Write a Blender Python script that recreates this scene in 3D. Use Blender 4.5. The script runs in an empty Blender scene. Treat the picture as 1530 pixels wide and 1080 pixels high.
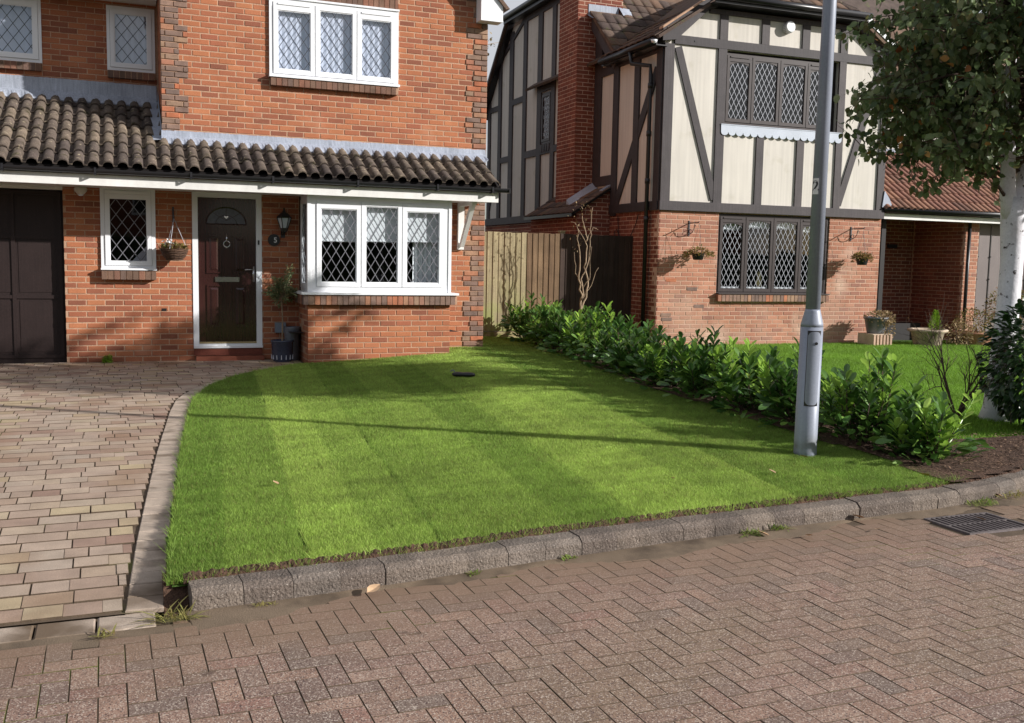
import bpy, math, random
import numpy as np
from mathutils import Matrix, Vector
rad = math.radians
SC = bpy.context.scene
COL = SC.collection
RNG = random.Random(7)

# ---------------------------------------------------------------- camera, sky, sun, exposure
FPX, PITCH, ROLL, YAW = 1465.24, 0.101686, 0.01928, 0.376176
CAM = Vector((0.7246, -13.9327, 1.4247))
fw = Vector((math.sin(YAW)*math.cos(PITCH), math.cos(YAW)*math.cos(PITCH), -math.sin(PITCH)))
rt = Vector((math.cos(YAW), -math.sin(YAW), 0)); up = rt.cross(fw)
c_, s_ = math.cos(ROLL), math.sin(ROLL)
r2 = c_*rt + s_*up; u2 = -s_*rt + c_*up
cd = bpy.data.cameras.new('camera'); cam = bpy.data.objects.new('camera', cd); COL.objects.link(cam)
cam.matrix_world = Matrix(((r2.x, u2.x, -fw.x, CAM.x), (r2.y, u2.y, -fw.y, CAM.y), (r2.z, u2.z, -fw.z, CAM.z), (0, 0, 0, 1)))
cd.sensor_width = 36; cd.lens = 36*FPX/1530; cd.clip_end = 600; cd.clip_start = .05
SC.camera = cam
SC.render.resolution_x = 1024; SC.render.resolution_y = 723

SUN_EL, SUN_AZ = 22.0, 124.5          # azimuth measured from +Y towards +X
w = bpy.data.worlds.new('World'); SC.world = w; w.use_nodes = True
nt = w.node_tree; nt.nodes.clear()
sky = nt.nodes.new('ShaderNodeTexSky'); sky.sky_type = 'NISHITA'; sky.sun_disc = False
sky.sun_elevation = rad(SUN_EL); sky.sun_rotation = rad(SUN_AZ); sky.dust_density = .9; sky.ozone_density = 1.0; sky.air_density = 1.0
bg = nt.nodes.new('ShaderNodeBackground'); bg.inputs[1].default_value = 0.06
wo = nt.nodes.new('ShaderNodeOutputWorld')
tc = nt.nodes.new('ShaderNodeTexCoord'); mpn = nt.nodes.new('ShaderNodeMapping'); mpn.inputs['Scale'].default_value = (1.6, 1.6, 4.5); mpn.inputs['Location'].default_value = (2.1, .9, 0)
cn = nt.nodes.new('ShaderNodeTexNoise'); cn.inputs['Scale'].default_value = 1.5; cn.inputs['Detail'].default_value = 7; cn.inputs['Roughness'].default_value = .55
cr_ = nt.nodes.new('ShaderNodeMapRange'); cr_.inputs[1].default_value = .38; cr_.inputs[2].default_value = .52; cr_.inputs[4].default_value = .85
cmix = nt.nodes.new('ShaderNodeMix'); cmix.data_type = 'RGBA'; cmix.inputs[7].default_value = (8.2, 8.3, 8.8, 1)     # broken white cloud
nt.links.new(tc.outputs['Generated'], mpn.inputs[0]); nt.links.new(mpn.outputs[0], cn.inputs['Vector']); nt.links.new(cn.outputs[0], cr_.inputs[0])
nt.links.new(cr_.outputs[0], cmix.inputs[0]); nt.links.new(sky.outputs[0], cmix.inputs[6]); nt.links.new(cmix.outputs[2], bg.inputs[0]); nt.links.new(bg.outputs[0], wo.inputs[0])
sd = bpy.data.lights.new('sun', 'SUN'); sd.energy = 4.8; sd.angle = rad(0.7); sd.color = (1.0, 0.965, 0.92)
sun = bpy.data.objects.new('sun', sd); COL.objects.link(sun)
sv = Vector((math.sin(rad(SUN_AZ))*math.cos(rad(SUN_EL)), math.cos(rad(SUN_AZ))*math.cos(rad(SUN_EL)), math.sin(rad(SUN_EL))))
sun.rotation_euler = sv.to_track_quat('Z', 'Y').to_euler()
sun.location = (12, -18, 14)
SC.view_settings.view_transform = 'Standard'; SC.view_settings.look = 'None'
SC.view_settings.exposure = 0.45; SC.view_settings.gamma = 1
try: SC.view_settings.use_curve_mapping = False
except Exception: pass
SC.render.engine = 'CYCLES'
SC.cycles.max_bounces = 8; SC.cycles.transparent_max_bounces = 12

# ---------------------------------------------------------------- materials
MATS = {}
def hexlin(r, g, b):
    f = lambda v: (v/255/12.92) if v/255 <= .04045 else ((v/255+.055)/1.055)**2.4
    return (f(r), f(g), f(b), 1)
def nodes_of(name):
    m = bpy.data.materials.new(name); m.use_nodes = True
    t = m.node_tree; b = t.nodes['Principled BSDF']
    return m, t, b
def mat(name, cols, rough=.8, spec=.3, metal=0, noise=(6, .25), grain=(120, .25), bump=(60, .3, .004), vary=True, trans=0, stain=None, coat=0, rvar=.0, streak=None):
    """cols: list of base colours, one is picked per piece (object or loose island); noise/grain: scale, amount"""
    m, t, b = nodes_of(name); N, L = t.nodes, t.links
    geo = N.new('ShaderNodeNewGeometry'); oi = N.new('ShaderNodeObjectInfo')
    if len(cols) > 1:
        add = N.new('ShaderNodeMath'); add.operation = 'ADD'
        L.new(oi.outputs['Random'], add.inputs[0]); L.new(geo.outputs['Random Per Island'], add.inputs[1])
        fr = N.new('ShaderNodeMath'); fr.operation = 'FRACT'; L.new(add.outputs[0], fr.inputs[0])
        cr = N.new('ShaderNodeValToRGB'); el = cr.color_ramp.elements
        cr.color_ramp.interpolation = 'LINEAR'
        el[0].position = 0; el[0].color = cols[0]; el[1].position = 1; el[1].color = cols[-1]
        for i in range(1, len(cols)-1):
            e = el.new(i/(len(cols)-1)); e.color = cols[i]
        L.new(fr.outputs[0], cr.inputs[0]); col = cr.outputs[0]
        rnd = fr.outputs[0]
    else:
        rgb = N.new('ShaderNodeRGB'); rgb.outputs[0].default_value = cols[0]; col = rgb.outputs[0]; rnd = None
    def mulnoise(col, scale, amt, detail=3, stretch=None):
        n = N.new('ShaderNodeTexNoise'); n.inputs['Scale'].default_value = scale; n.inputs['Detail'].default_value = detail
        if stretch:
            mp = N.new('ShaderNodeMapping'); mp.inputs['Scale'].default_value = stretch
            L.new(geo.outputs['Position'], mp.inputs[0]); L.new(mp.outputs[0], n.inputs['Vector'])
        else: L.new(geo.outputs['Position'], n.inputs['Vector'])
        mr = N.new('ShaderNodeMapRange'); mr.inputs[1].default_value = .3; mr.inputs[2].default_value = .7
        mr.inputs[3].default_value = 1-amt; mr.inputs[4].default_value = 1+amt
        L.new(n.outputs[0], mr.inputs[0])
        mx = N.new('ShaderNodeVectorMath'); mx.operation = 'SCALE'
        L.new(col, mx.inputs[0]); L.new(mr.outputs[0], mx.inputs[3])
        return mx.outputs[0]
    if noise: col = mulnoise(col, *noise)
    if grain: col = mulnoise(col, *grain)
    if streak: col = mulnoise(col, 1, streak[0], 3, streak[1])
    if stain:      # list of (colour, scale, lo, hi, zlo, zhi): patches; optional height window
        for (sc, scale, lo, hi, zl, zh) in stain:
            n = N.new('ShaderNodeTexNoise'); n.inputs['Scale'].default_value = scale; n.inputs['Detail'].default_value = 5
            L.new(geo.outputs['Position'], n.inputs['Vector'])
            mr = N.new('ShaderNodeMapRange'); mr.inputs[1].default_value = lo; mr.inputs[2].default_value = hi
            L.new(n.outputs[0], mr.inputs[0]); fac = mr.outputs[0]
            if zl is not None:
                sx = N.new('ShaderNodeSeparateXYZ'); L.new(geo.outputs['Position'], sx.inputs[0])
                m2 = N.new('ShaderNodeMapRange'); m2.inputs[1].default_value = zl; m2.inputs[2].default_value = zh
                m2.inputs[3].default_value = 1; m2.inputs[4].default_value = 0
                L.new(sx.outputs[2], m2.inputs[0])
                mm = N.new('ShaderNodeMath'); mm.operation = 'MULTIPLY'; L.new(fac, mm.inputs[0]); L.new(m2.outputs[0], mm.inputs[1]); fac = mm.outputs[0]
            mix = N.new('ShaderNodeMix'); mix.data_type = 'RGBA'; L.new(fac, mix.inputs[0])
            L.new(col, mix.inputs[6]); mix.inputs[7].default_value = sc; col = mix.outputs[2]
    L.new(col, b.inputs['Base Color'])
    b.inputs['Roughness'].default_value = rough; b.inputs['Metallic'].default_value = metal
    b.inputs['Specular IOR Level'].default_value = spec
    if coat: b.inputs['Coat Weight'].default_value = coat; b.inputs['Coat Roughness'].default_value = .08
    if bump:
        n = N.new('ShaderNodeTexNoise'); n.inputs['Scale'].default_value = bump[0]; n.inputs['Detail'].default_value = 4
        L.new(geo.outputs['Position'], n.inputs['Vector'])
        bp = N.new('ShaderNodeBump'); bp.inputs['Strength'].default_value = bump[1]; bp.inputs['Distance'].default_value = bump[2]
        L.new(n.outputs[0], bp.inputs['Height']); L.new(bp.outputs[0], b.inputs['Normal'])
    if trans:
        tr = N.new('ShaderNodeBsdfTranslucent'); L.new(col, tr.inputs[0])
        mx = N.new('ShaderNodeMixShader'); mx.inputs[0].default_value = min(.5, trans*1.35)
        out = N['Material Output']; L.new(b.outputs[0], mx.inputs[1]); L.new(tr.outputs[0], mx.inputs[2]); L.new(mx.outputs[0], out.inputs[0])
    m.diffuse_color = cols[0]; MATS[name] = m
    return m
H = hexlin
def glass_mat(name, tint=(.9, .93, .95, 1), refl=1.0, base=0.0):
    m, t, b = nodes_of(name); N, L = t.nodes, t.links; N.remove(b)
    tr = N.new('ShaderNodeBsdfTransparent'); tr.inputs[0].default_value = tint
    gl = N.new('ShaderNodeBsdfGlossy'); gl.inputs['Roughness'].default_value = .015
    geo = N.new('ShaderNodeNewGeometry')
    n = N.new('ShaderNodeTexNoise'); n.inputs['Scale'].default_value = 2.2; n.inputs['Detail'].default_value = 1
    L.new(geo.outputs['Position'], n.inputs['Vector'])
    bp = N.new('ShaderNodeBump'); bp.inputs['Strength'].default_value = .15; bp.inputs['Distance'].default_value = .01
    L.new(n.outputs[0], bp.inputs['Height']); L.new(bp.outputs[0], gl.inputs['Normal'])
    dt = N.new('ShaderNodeVectorMath'); dt.operation = 'DOT_PRODUCT'; L.new(geo.outputs['Incoming'], dt.inputs[0]); L.new(geo.outputs['Normal'], dt.inputs[1])
    ab = N.new('ShaderNodeMath'); ab.operation = 'ABSOLUTE'; L.new(dt.outputs['Value'], ab.inputs[0])
    om = N.new('ShaderNodeMath'); om.operation = 'SUBTRACT'; om.inputs[0].default_value = 1; L.new(ab.outputs[0], om.inputs[1])
    pw_ = N.new('ShaderNodeMath'); pw_.operation = 'POWER'; pw_.inputs[1].default_value = 5; L.new(om.outputs[0], pw_.inputs[0])
    fr = N.new('ShaderNodeMath'); fr.operation = 'MULTIPLY_ADD'; fr.inputs[1].default_value = .92; fr.inputs[2].default_value = .08; L.new(pw_.outputs[0], fr.inputs[0])
    mu = N.new('ShaderNodeMath'); mu.operation = 'MULTIPLY_ADD'; mu.inputs[1].default_value = refl; mu.inputs[2].default_value = base; mu.use_clamp = True
    L.new(fr.outputs[0], mu.inputs[0])
    mx = N.new('ShaderNodeMixShader'); L.new(mu.outputs[0], mx.inputs[0]); L.new(tr.outputs[0], mx.inputs[1]); L.new(gl.outputs[0], mx.inputs[2])
    L.new(mx.outputs[0], N['Material Output'].inputs[0]); MATS[name] = m; return m

M_brick = mat('brick_orange', [H(160,99,72), H(168,106,74), H(150,90,68), H(176,114,80), H(156,95,70), H(132,82,64), H(165,102,72), H(171,111,78)], .9, noise=(2.2,.12), grain=(160,.22), bump=(90,.5,.004), stain=[(H(190,140,112), 1.7, .62, .9, None, None)])
M_brickgrey = mat('brick_brown_grey', [H(138,112,98), H(120,98,88), H(150,122,100), H(172,104,74), H(128,104,92), H(112,94,86)], .9, noise=(8,.22), grain=(160,.2), bump=(90,.5,.004))
M_bricksill = mat('brick_sill', [H(126,96,80), H(104,84,72), H(136,94,76), H(98,82,74)], .9, noise=(8,.2), bump=(90,.5,.004))
M_brick2 = mat('brick_pink', [H(170,119,96), H(158,108,87), H(178,129,106), H(166,114,93), H(148,106,91), H(174,125,100)], .92, noise=(2.0,.14), grain=(160,.2), bump=(90,.5,.004), stain=[(H(206,180,160), 1.2, .45, .8, .1, 1.2), (H(200,170,150), 1.9, .55, .8, None, None)])
M_brickdark = mat('brick_red_brown', [H(128,74,58), H(116,64,52), H(136,80,62), H(108,62,52)], .92, noise=(3,.15), bump=(90,.5,.004))  # also the timbered house's shaded walls, their shade put into the colour
M_mortar = mat('mortar', [H(176,142,118)], .95, noise=(5,.15), bump=(120,.4,.003))
M_mortar2 = mat('mortar_pale', [H(188,158,138)], .95, noise=(3,.15), bump=(120,.4,.003))
M_white = mat('white_upvc', [H(232,233,236)], .35, spec=.5, noise=(2,.03), grain=None, bump=None)
M_whitepaint = mat('white_paint', [H(224,222,218)], .5, noise=(3,.06), grain=(40,.03), bump=(30,.08,.003), streak=(.05,(8,8,1)))
M_cream = mat('cream_render', [H(204,198,189)], .9, noise=(1.5,.04), grain=(200,.05), bump=(150,.25,.002), streak=(.08,(18,18,.7)), stain=[(H(176,170,150), 2.6, .60, .85, None, None)])
M_timber = mat('dark_timber', [H(66,60,62), H(57,52,54), H(72,65,66)], .6, noise=(6,.12), bump=(40,.35,.003), streak=(.18,(50,50,2)))
M_nb = mat('near_black_paint', [H(26,23,24)], .6, noise=None, grain=None, bump=None)
M_frame2 = mat('brown_window_frame', [H(60,52,52)], .45, noise=(5,.1), bump=(40,.1,.002))
M_black = mat('black_plastic', [H(34,33,36)], .35, spec=.5, noise=(4,.1), grain=None, bump=None)
M_door = mat('brown_door', [H(52,28,26)], .22, spec=.5, noise=(4,.1), grain=None, bump=(8,.06,.004), coat=.3, streak=(.15,(60,60,2)))
M_garage = mat('garage_brown', [H(44,34,33)], .5, noise=(3,.1), bump=(25,.15,.003), streak=(.12,(60,60,2)))
M_chrome = mat('polished_metal', [H(205,205,208)], .18, metal=1, noise=None, grain=None, bump=None)
M_lead = mat('lead_flashing', [H(158,164,176), H(146,152,166)], .6, metal=.05, noise=(3,.16), grain=(60,.1), bump=(9,.25,.008), streak=(.16,(60,60,1.5)))
M_came = mat('lead_strip', [H(124,124,130)], .45, metal=.3, noise=None, grain=None, bump=None)
M_camew = mat('pale_lead_strip', [H(160,162,170)], .5, metal=.1, noise=None, grain=None, bump=None)
M_camed = mat('dark_lead_strip', [H(70,72,80)], .5, metal=.3, noise=None, grain=None, bump=None)  # upstairs leading: its dark look against bright glass is put into the colour
M_tile = mat('roof_tile_brown', [H(100,88,78), H(86,76,70), H(112,99,86), H(76,67,63), H(95,84,75)], .92, noise=(5,.25), grain=(70,.25), bump=(60,.6,.006), stain=[(H(64,58,42), 9, .56, .7, None, None), (H(172,158,132), 20, .62, .75, None, None)])
M_tiled = mat('roof_tile_dark', [H(86,74,68), H(74,62,58), H(98,82,72), H(110,86,70)], .92, noise=(5,.25), grain=(70,.25), bump=(60,.6,.006), stain=[(H(90,92,60), 6, .6, .75, None, None)])
M_tiler = mat('roof_tile_red', [H(138,100,84), H(126,90,78), H(148,110,90), H(112,84,74)], .92, noise=(5,.2), grain=(70,.2), bump=(60,.5,.006))
M_fence = mat('fence_board', [H(146,134,104), H(134,122,96), H(154,142,112), H(126,115,90)], .9, noise=(3,.15), bump=(30,.4,.003), streak=(.25,(70,70,1.5)), stain=[(H(120,136,66), 3, .4, .65, .1, 1.2)])
M_concrete = mat('mossy_board', [H(150,138,104)], .95, noise=(6,.25), bump=(60,.6,.006), stain=[(H(110,112,60), 8, .45, .6, None, None)])
M_drive = mat('drive_block', [H(168,149,133), H(161,142,127), H(172,153,135), H(156,136,121), H(143,117,103), H(170,153,124), H(163,147,133), H(168,149,129), H(150,126,111), H(162,145,129)], .9, noise=(7,.12), grain=(220,.2), bump=(140,.6,.003), stain=[(H(140,112,90), 1.1, .55, .75, None, None), (H(118,98,78), .9, .45, .6, -.19, -.165)])
M_border = mat('border_block', [H(172,155,140), H(162,147,133), H(180,163,147)], .9, noise=(9,.14), grain=(220,.2), bump=(140,.6,.003), stain=[(H(112,98,84), 5, .5, .7, None, None), (H(104,88,72), 2.2, .45, .62, -.18, -.15)])
M_sand = mat('joint_sand', [H(92,78,64)], .98, noise=(9,.2), grain=(300,.3), bump=(200,.8,.004), stain=[(H(100,102,52), 1.3, .60, .68, None, None)])
M_dirt = mat('silt', [H(110,95,79)], .98, noise=(5,.18), grain=(260,.25), bump=(160,.8,.004), stain=[(H(78,66,54), 4, .52, .7, None, None)])
M_soil = mat('soil', [H(78,58,46)], .98, noise=(9,.3), grain=(120,.4), bump=(60,1,.02))
M_under = mat('turf_base', [H(70,96,34)], .98, noise=(4,.25), grain=(160,.5), bump=(90,1,.01))
M_earth = mat('ground', [H(70,72,52)], .98, noise=(2,.2), bump=(30,.5,.01))
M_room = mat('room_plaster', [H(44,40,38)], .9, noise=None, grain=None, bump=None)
M_blind = mat('blind_fabric', [H(228,230,232)], .9, noise=(3,.05), grain=None, bump=(6,.3,.01))
M_net = mat('net_curtain', [H(214,218,230)], .9, noise=(2,.05), grain=None, bump=(5,.3,.01))
M_bark = mat('birch_bark', [H(226,225,230)], .8, noise=(5,.1), grain=(50,.08), bump=(30,.5,.006), stain=[(H(60,52,48), 14, .62, .68, None, None), (H(170,150,130), 4, .55, .7, 3.0, 1.6)])
M_twig = mat('twig_bark', [H(92,76,64), H(80,66,58)], .9, noise=(20,.2), bump=(90,.4,.002))
M_vine = mat('pale_vine_bark', [H(160,140,118), H(146,126,104)], .9, noise=(20,.2), bump=(90,.4,.002))
M_leafb = mat('birch_leaf', [H(156,166,130), H(124,140,94), H(106,124,80), H(94,112,70), H(78,98,62), H(104,122,76), H(124,138,94), H(86,106,68), H(120,114,74), H(74,90,58)], .42, spec=.45, noise=(3,.2), grain=None, bump=None, trans=.36)
M_leafold = mat('autumn_leaf', [H(150,90,40), H(170,120,60), H(130,70,40), H(180,140,80)], .7, noise=None, grain=None, bump=None, trans=.2)
M_laurel = mat('laurel_leaf', [H(78,112,50), H(62,98,44), H(96,132,58), H(54,88,42), H(88,124,52), H(124,156,72)], .3, spec=.5, noise=(4,.15), grain=None, bump=None, trans=.2)
M_laureln = mat('laurel_new_leaf', [H(160,196,80), H(140,180,70), H(176,206,100)], .35, spec=.5, noise=(4,.1), grain=None, bump=None, trans=.3)
M_shrubd = mat('dark_glossy_leaf', [H(44,70,34), H(36,60,30), H(56,84,40)], .3, spec=.5, noise=(4,.15), grain=None, bump=None, trans=.15)
M_olive = mat('olive_leaf', [H(120,134,92), H(100,116,78), H(146,154,116), H(166,142,98)], .5, noise=None, grain=None, bump=None, trans=.2)
M_lime = mat('lime_foliage', [H(140,172,60), H(120,156,52)], .7, noise=(20,.2), grain=None, bump=None, trans=.3)
M_mix = mat('mixed_planting', [H(120,130,60), H(150,110,70), H(96,110,50), H(170,130,110), H(160,150,90)], .7, noise=None, grain=None, bump=None, trans=.25)
M_dry = mat('dry_planting', [H(150,130,104), H(170,146,110), H(120,110,70)], .8, noise=None, grain=None, bump=None, trans=.2)
M_post = mat('galvanised_paint', [H(140,146,160)], .45, metal=.1, spec=.5, noise=(2,.08), grain=(60,.05), bump=(40,.1,.002), streak=(.06,(40,40,2)), stain=[(H(104,104,92), 6, .42, .6, -.02, .14)])
M_iron = mat('wrought_iron', [H(60,58,64)], .5, spec=.5, noise=(8,.15), grain=None, bump=None)
M_wicker = mat('wicker', [H(84,62,48), H(64,48,40), H(100,76,58)], .8, noise=(30,.3), bump=(60,.6,.004))
M_potblue = mat('blue_grey_glaze', [H(62,68,86)], .25, spec=.6, noise=(6,.15), grain=(60,.15), bump=(30,.2,.004))
M_zinc = mat('zinc_bucket', [H(120,124,132)], .45, metal=.5, noise=(6,.15), bump=(30,.2,.003))
M_greybox = mat('grey_box_plastic', [H(122,130,142)], .5, noise=(3,.05), grain=None, bump=None)
M_terra = mat('terracotta', [H(176,128,104)], .85, noise=(5,.15), bump=(60,.4,.004), stain=[(H(206,196,180), 6, .5, .7, None, None)])
M_stonepot = mat('stone_planter', [H(188,170,150)], .9, noise=(6,.15), bump=(60,.5,.004), stain=[(H(120,108,88), 7, .55, .7, None, None)])
M_kerb = mat('kerb_concrete', [H(108,97,88), H(98,88,81), H(116,105,95), H(104,96,90)], .95, noise=(7,.25), grain=(150,.4), bump=(70,1,.012), stain=[(H(170,160,150), 130, .63, .70, None, None), (H(84,76,70), 3, .55, .7, None, None)])
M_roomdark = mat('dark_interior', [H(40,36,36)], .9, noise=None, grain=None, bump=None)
M_floorplain = mat('bark_mulch', [H(112,88,70), H(92,72,58), H(128,104,84), H(80,62,52)], .95, noise=(10,.2), bump=(60,.6,.004))
G_dark = glass_mat('window_glass', refl=1.0)
G_up = glass_mat('upstairs_glass', tint=(.9,.93,.97,1), refl=1.6, base=.04)

def road_material():
    m = mat('road_paver', [H(142,116,102), H(132,106,94), H(150,124,108), H(124,102,92), H(118,102,92), H(146,118,102), H(136,110,96), H(138,106,94)], .92, noise=(5,.14), grain=None, bump=(150,.9,.004), stain=[(H(80,66,60), 4.5, .66, .72, None, None), (H(128,108,90), .8, .5, .7, None, None)])
    t = m.node_tree; N, L = t.nodes, t.links; b = N['Principled BSDF']
    src = b.inputs['Base Color'].links[0].from_socket
    geo = N.new('ShaderNodeNewGeometry')
    # aggregate speckle
    vo = N.new('ShaderNodeTexVoronoi'); vo.inputs['Scale'].default_value = 190; L.new(geo.outputs['Position'], vo.inputs['Vector'])
    sep = N.new('ShaderNodeSeparateColor'); L.new(vo.outputs['Color'], sep.inputs[0])
    mr = N.new('ShaderNodeMapRange'); mr.inputs[1].default_value = .72; mr.inputs[2].default_value = .95; mr.inputs[4].default_value = .7; L.new(sep.outputs[0], mr.inputs[0])
    mx = N.new('ShaderNodeMix'); mx.data_type = 'RGBA'; L.new(mr.outputs[0], mx.inputs[0]); L.new(src, mx.inputs[6]); mx.inputs[7].default_value = H(196,182,168)
    mr2 = N.new('ShaderNodeMapRange'); mr2.inputs[1].default_value = .7; mr2.inputs[2].default_value = .95; L.new(sep.outputs[1], mr2.inputs[0])
    mx2 = N.new('ShaderNodeMix'); mx2.data_type = 'RGBA'; L.new(mr2.outputs[0], mx2.inputs[0]); L.new(mx.outputs[2], mx2.inputs[6]); mx2.inputs[7].default_value = H(88,70,66)
    # silt washed along the kerb: a band that follows the kerb line, ragged by noise
    sx = N.new('ShaderNodeSeparateXYZ'); L.new(geo.outputs['Position'], sx.inputs[0])
    ax = N.new('ShaderNodeMath'); ax.operation = 'MULTIPLY_ADD'; ax.inputs[1].default_value = -.10; L.new(sx.outputs[0], ax.inputs[0]); L.new(sx.outputs[1], ax.inputs[2])
    ns = N.new('ShaderNodeTexNoise'); ns.inputs['Scale'].default_value = 1.6; ns.inputs['Detail'].default_value = 6; L.new(geo.outputs['Position'], ns.inputs['Vector'])
    am = N.new('ShaderNodeMath'); am.operation = 'MULTIPLY_ADD'; am.inputs[1].default_value = .9; L.new(ns.outputs[0], am.inputs[0]); L.new(ax.outputs[0], am.inputs[2])
    m3 = N.new('ShaderNodeMapRange'); m3.inputs[1].default_value = -9.9; m3.inputs[2].default_value = -9.1; m3.inputs[4].default_value = .92; L.new(am.outputs[0], m3.inputs[0])
    mx3 = N.new('ShaderNodeMix'); mx3.data_type = 'RGBA'; L.new(m3.outputs[0], mx3.inputs[0]); L.new(mx2.outputs[2], mx3.inputs[6]); mx3.inputs[7].default_value = H(124,102,84)
    L.new(mx3.outputs[2], b.inputs['Base Color'])
    return m
M_road = road_material()

def grass_material():
    m, t, b = nodes_of('grass_blade'); N, L = t.nodes, t.links
    at = N.new('ShaderNodeAttribute'); at.attribute_name = 'tint'
    b.inputs['Roughness'].default_value = .6; b.inputs['Specular IOR Level'].default_value = .25
    L.new(at.outputs['Color'], b.inputs['Base Color'])
    tr = N.new('ShaderNodeBsdfTranslucent'); L.new(at.outputs['Color'], tr.inputs[0])
    mx = N.new('ShaderNodeMixShader'); mx.inputs[0].default_value = .4
    L.new(b.outputs[0], mx.inputs[1]); L.new(tr.outputs[0], mx.inputs[2]); L.new(mx.outputs[0], N['Material Output'].inputs[0])
    return m
M_grass = grass_material()

# ---------------------------------------------------------------- object helpers
WM = {}
def reg(o, parent, mw):
    COL.objects.link(o)
    WM[o.name] = mw
    if parent is not None:
        o.parent = parent; o.matrix_parent_inverse = WM[parent.name].inverted()
    return o
def props(o, label=None, cat=None, group=None, kind=None):
    if label: o['label'] = label
    if cat: o['category'] = cat
    if group: o['group'] = group
    if kind: o['kind'] = kind
    return o
def thing(name, loc, label, cat, group=None):
    o = bpy.data.objects.new(name, None); o.empty_display_size = .2; o.location = loc
    reg(o, None, Matrix.Translation(loc)); return props(o, label, cat, group)
def mesh_obj(name, me, m, parent=None, mw=None):
    o = bpy.data.objects.new(name, me)
    if m and not me.materials: me.materials.append(m)
    if mw is not None: o.matrix_basis = mw
    return reg(o, parent, mw.copy() if mw is not None else Matrix.Identity(4))

class Frame:
    """wall frame: u along, d outward, z up"""
    def __init__(s, o, u, n): s.o = Vector(o); s.u = Vector(u).normalized(); s.n = Vector(n).normalized(); s.z = Vector((0,0,1))
    def p(s, u, d, z): return s.o + s.u*u + s.n*d + s.z*z
class MB:
    def __init__(s): s.v = []; s.f = []
    def poly(s, pts):
        i = len(s.v); s.v += [tuple(p) for p in pts]; s.f.append(tuple(range(i, i+len(pts))))
    def hexa(s, P):   # 8 points: bottom 4, top 4
        i = len(s.v); s.v += [tuple(p) for p in P]
        for q in ((0,3,2,1),(4,5,6,7),(0,1,5,4),(1,2,6,5),(2,3,7,6),(3,0,4,7)): s.f.append(tuple(i+a for a in q))
        return s
    def box(s, F, u0, u1, d0, d1, z0, z1):
        p = F.p
        return s.hexa([p(u0,d0,z0),p(u1,d0,z0),p(u1,d1,z0),p(u0,d1,z0),p(u0,d0,z1),p(u1,d0,z1),p(u1,d1,z1),p(u0,d1,z1)])
    def bar(s, F, a, b, w, d0, d1):
        a = Vector(a); b = Vector(b); t = (b-a).normalized(); n = Vector((-t.y, t.x))*w/2
        q = [a-n, b-n, b+n, a+n]
        return s.hexa([F.p(x.x,d0,x.y) for x in q]+[F.p(x.x,d1,x.y) for x in q])
    def prism(s, F, pts, d0, d1):
        n = len(pts); i = len(s.v)
        s.v += [tuple(F.p(u,d0,z)) for u,z in pts]+[tuple(F.p(u,d1,z)) for u,z in pts]
        s.f.append(tuple(i+k for k in range(n))); s.f.append(tuple(i+n+k for k in reversed(range(n))))
        for k in range(n): s.f.append((i+k, i+n+k, i+n+(k+1)%n, i+(k+1)%n))
        return s
    def tube(s, pts, rs, seg=8, cap=True):
        pts = [Vector(p) for p in pts]
        if not hasattr(rs, '__len__'): rs = [rs]*len(pts)
        i = len(s.v); prev = None
        for k, p in enumerate(pts):
            t = (pts[min(k+1, len(pts)-1)]-pts[max(k-1, 0)])
            if t.length < 1e-9: t = Vector((0,0,1))
            t.normalize()
            if prev is None: a = t.orthogonal().normalized()
            else:
                a = prev - t*prev.dot(t)
                a = a.normalized() if a.length > 1e-6 else t.orthogonal().normalized()
            prev = a; b = t.cross(a)
            for j in range(seg):
                an = 2*math.pi*j/seg; s.v.append(tuple(p+(a*math.cos(an)+b*math.sin(an))*rs[k]))
        for k in range(len(pts)-1):
            for j in range(seg):
                s.f.append((i+k*seg+j, i+k*seg+(j+1)%seg, i+(k+1)*seg+(j+1)%seg, i+(k+1)*seg+j))
        if cap:
            s.f.append(tuple(i+j for j in reversed(range(seg)))); s.f.append(tuple(i+(len(pts)-1)*seg+j for j in range(seg)))
        return s
    def lathe(s, c, prof, seg=20):   # prof: (r,z)
        i = len(s.v); c = Vector(c)
        for r, z in prof:
            for j in range(seg):
                a = 2*math.pi*j/seg; s.v.append((c.x+r*math.cos(a), c.y+r*math.sin(a), c.z+z))
        for k in range(len(prof)-1):
            for j in range(seg):
                s.f.append((i+k*seg+j, i+k*seg+(j+1)%seg, i+(k+1)*seg+(j+1)%seg, i+(k+1)*seg+j))
        s.f.append(tuple(i+j for j in reversed(range(seg)))); s.f.append(tuple(i+(len(prof)-1)*seg+j for j in range(seg)))
        return s
    def mesh(s, name, smooth=False):
        me = bpy.data.meshes.new(name); me.from_pydata(s.v, [], s.f)
        if smooth: me.polygons.foreach_set('use_smooth', [True]*len(me.polygons))
        me.update(); return me
    def build(s, name, m, parent=None, smooth=False, kind=None, label=None):
        o = mesh_obj(name, s.mesh(name, smooth), m, parent)
        return props(o, label, None, None, kind)
def fix_normals(me):
    import bmesh
    b = bmesh.new(); b.from_mesh(me); bmesh.ops.recalc_face_normals(b, faces=b.faces); b.to_mesh(me); b.free()

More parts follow.
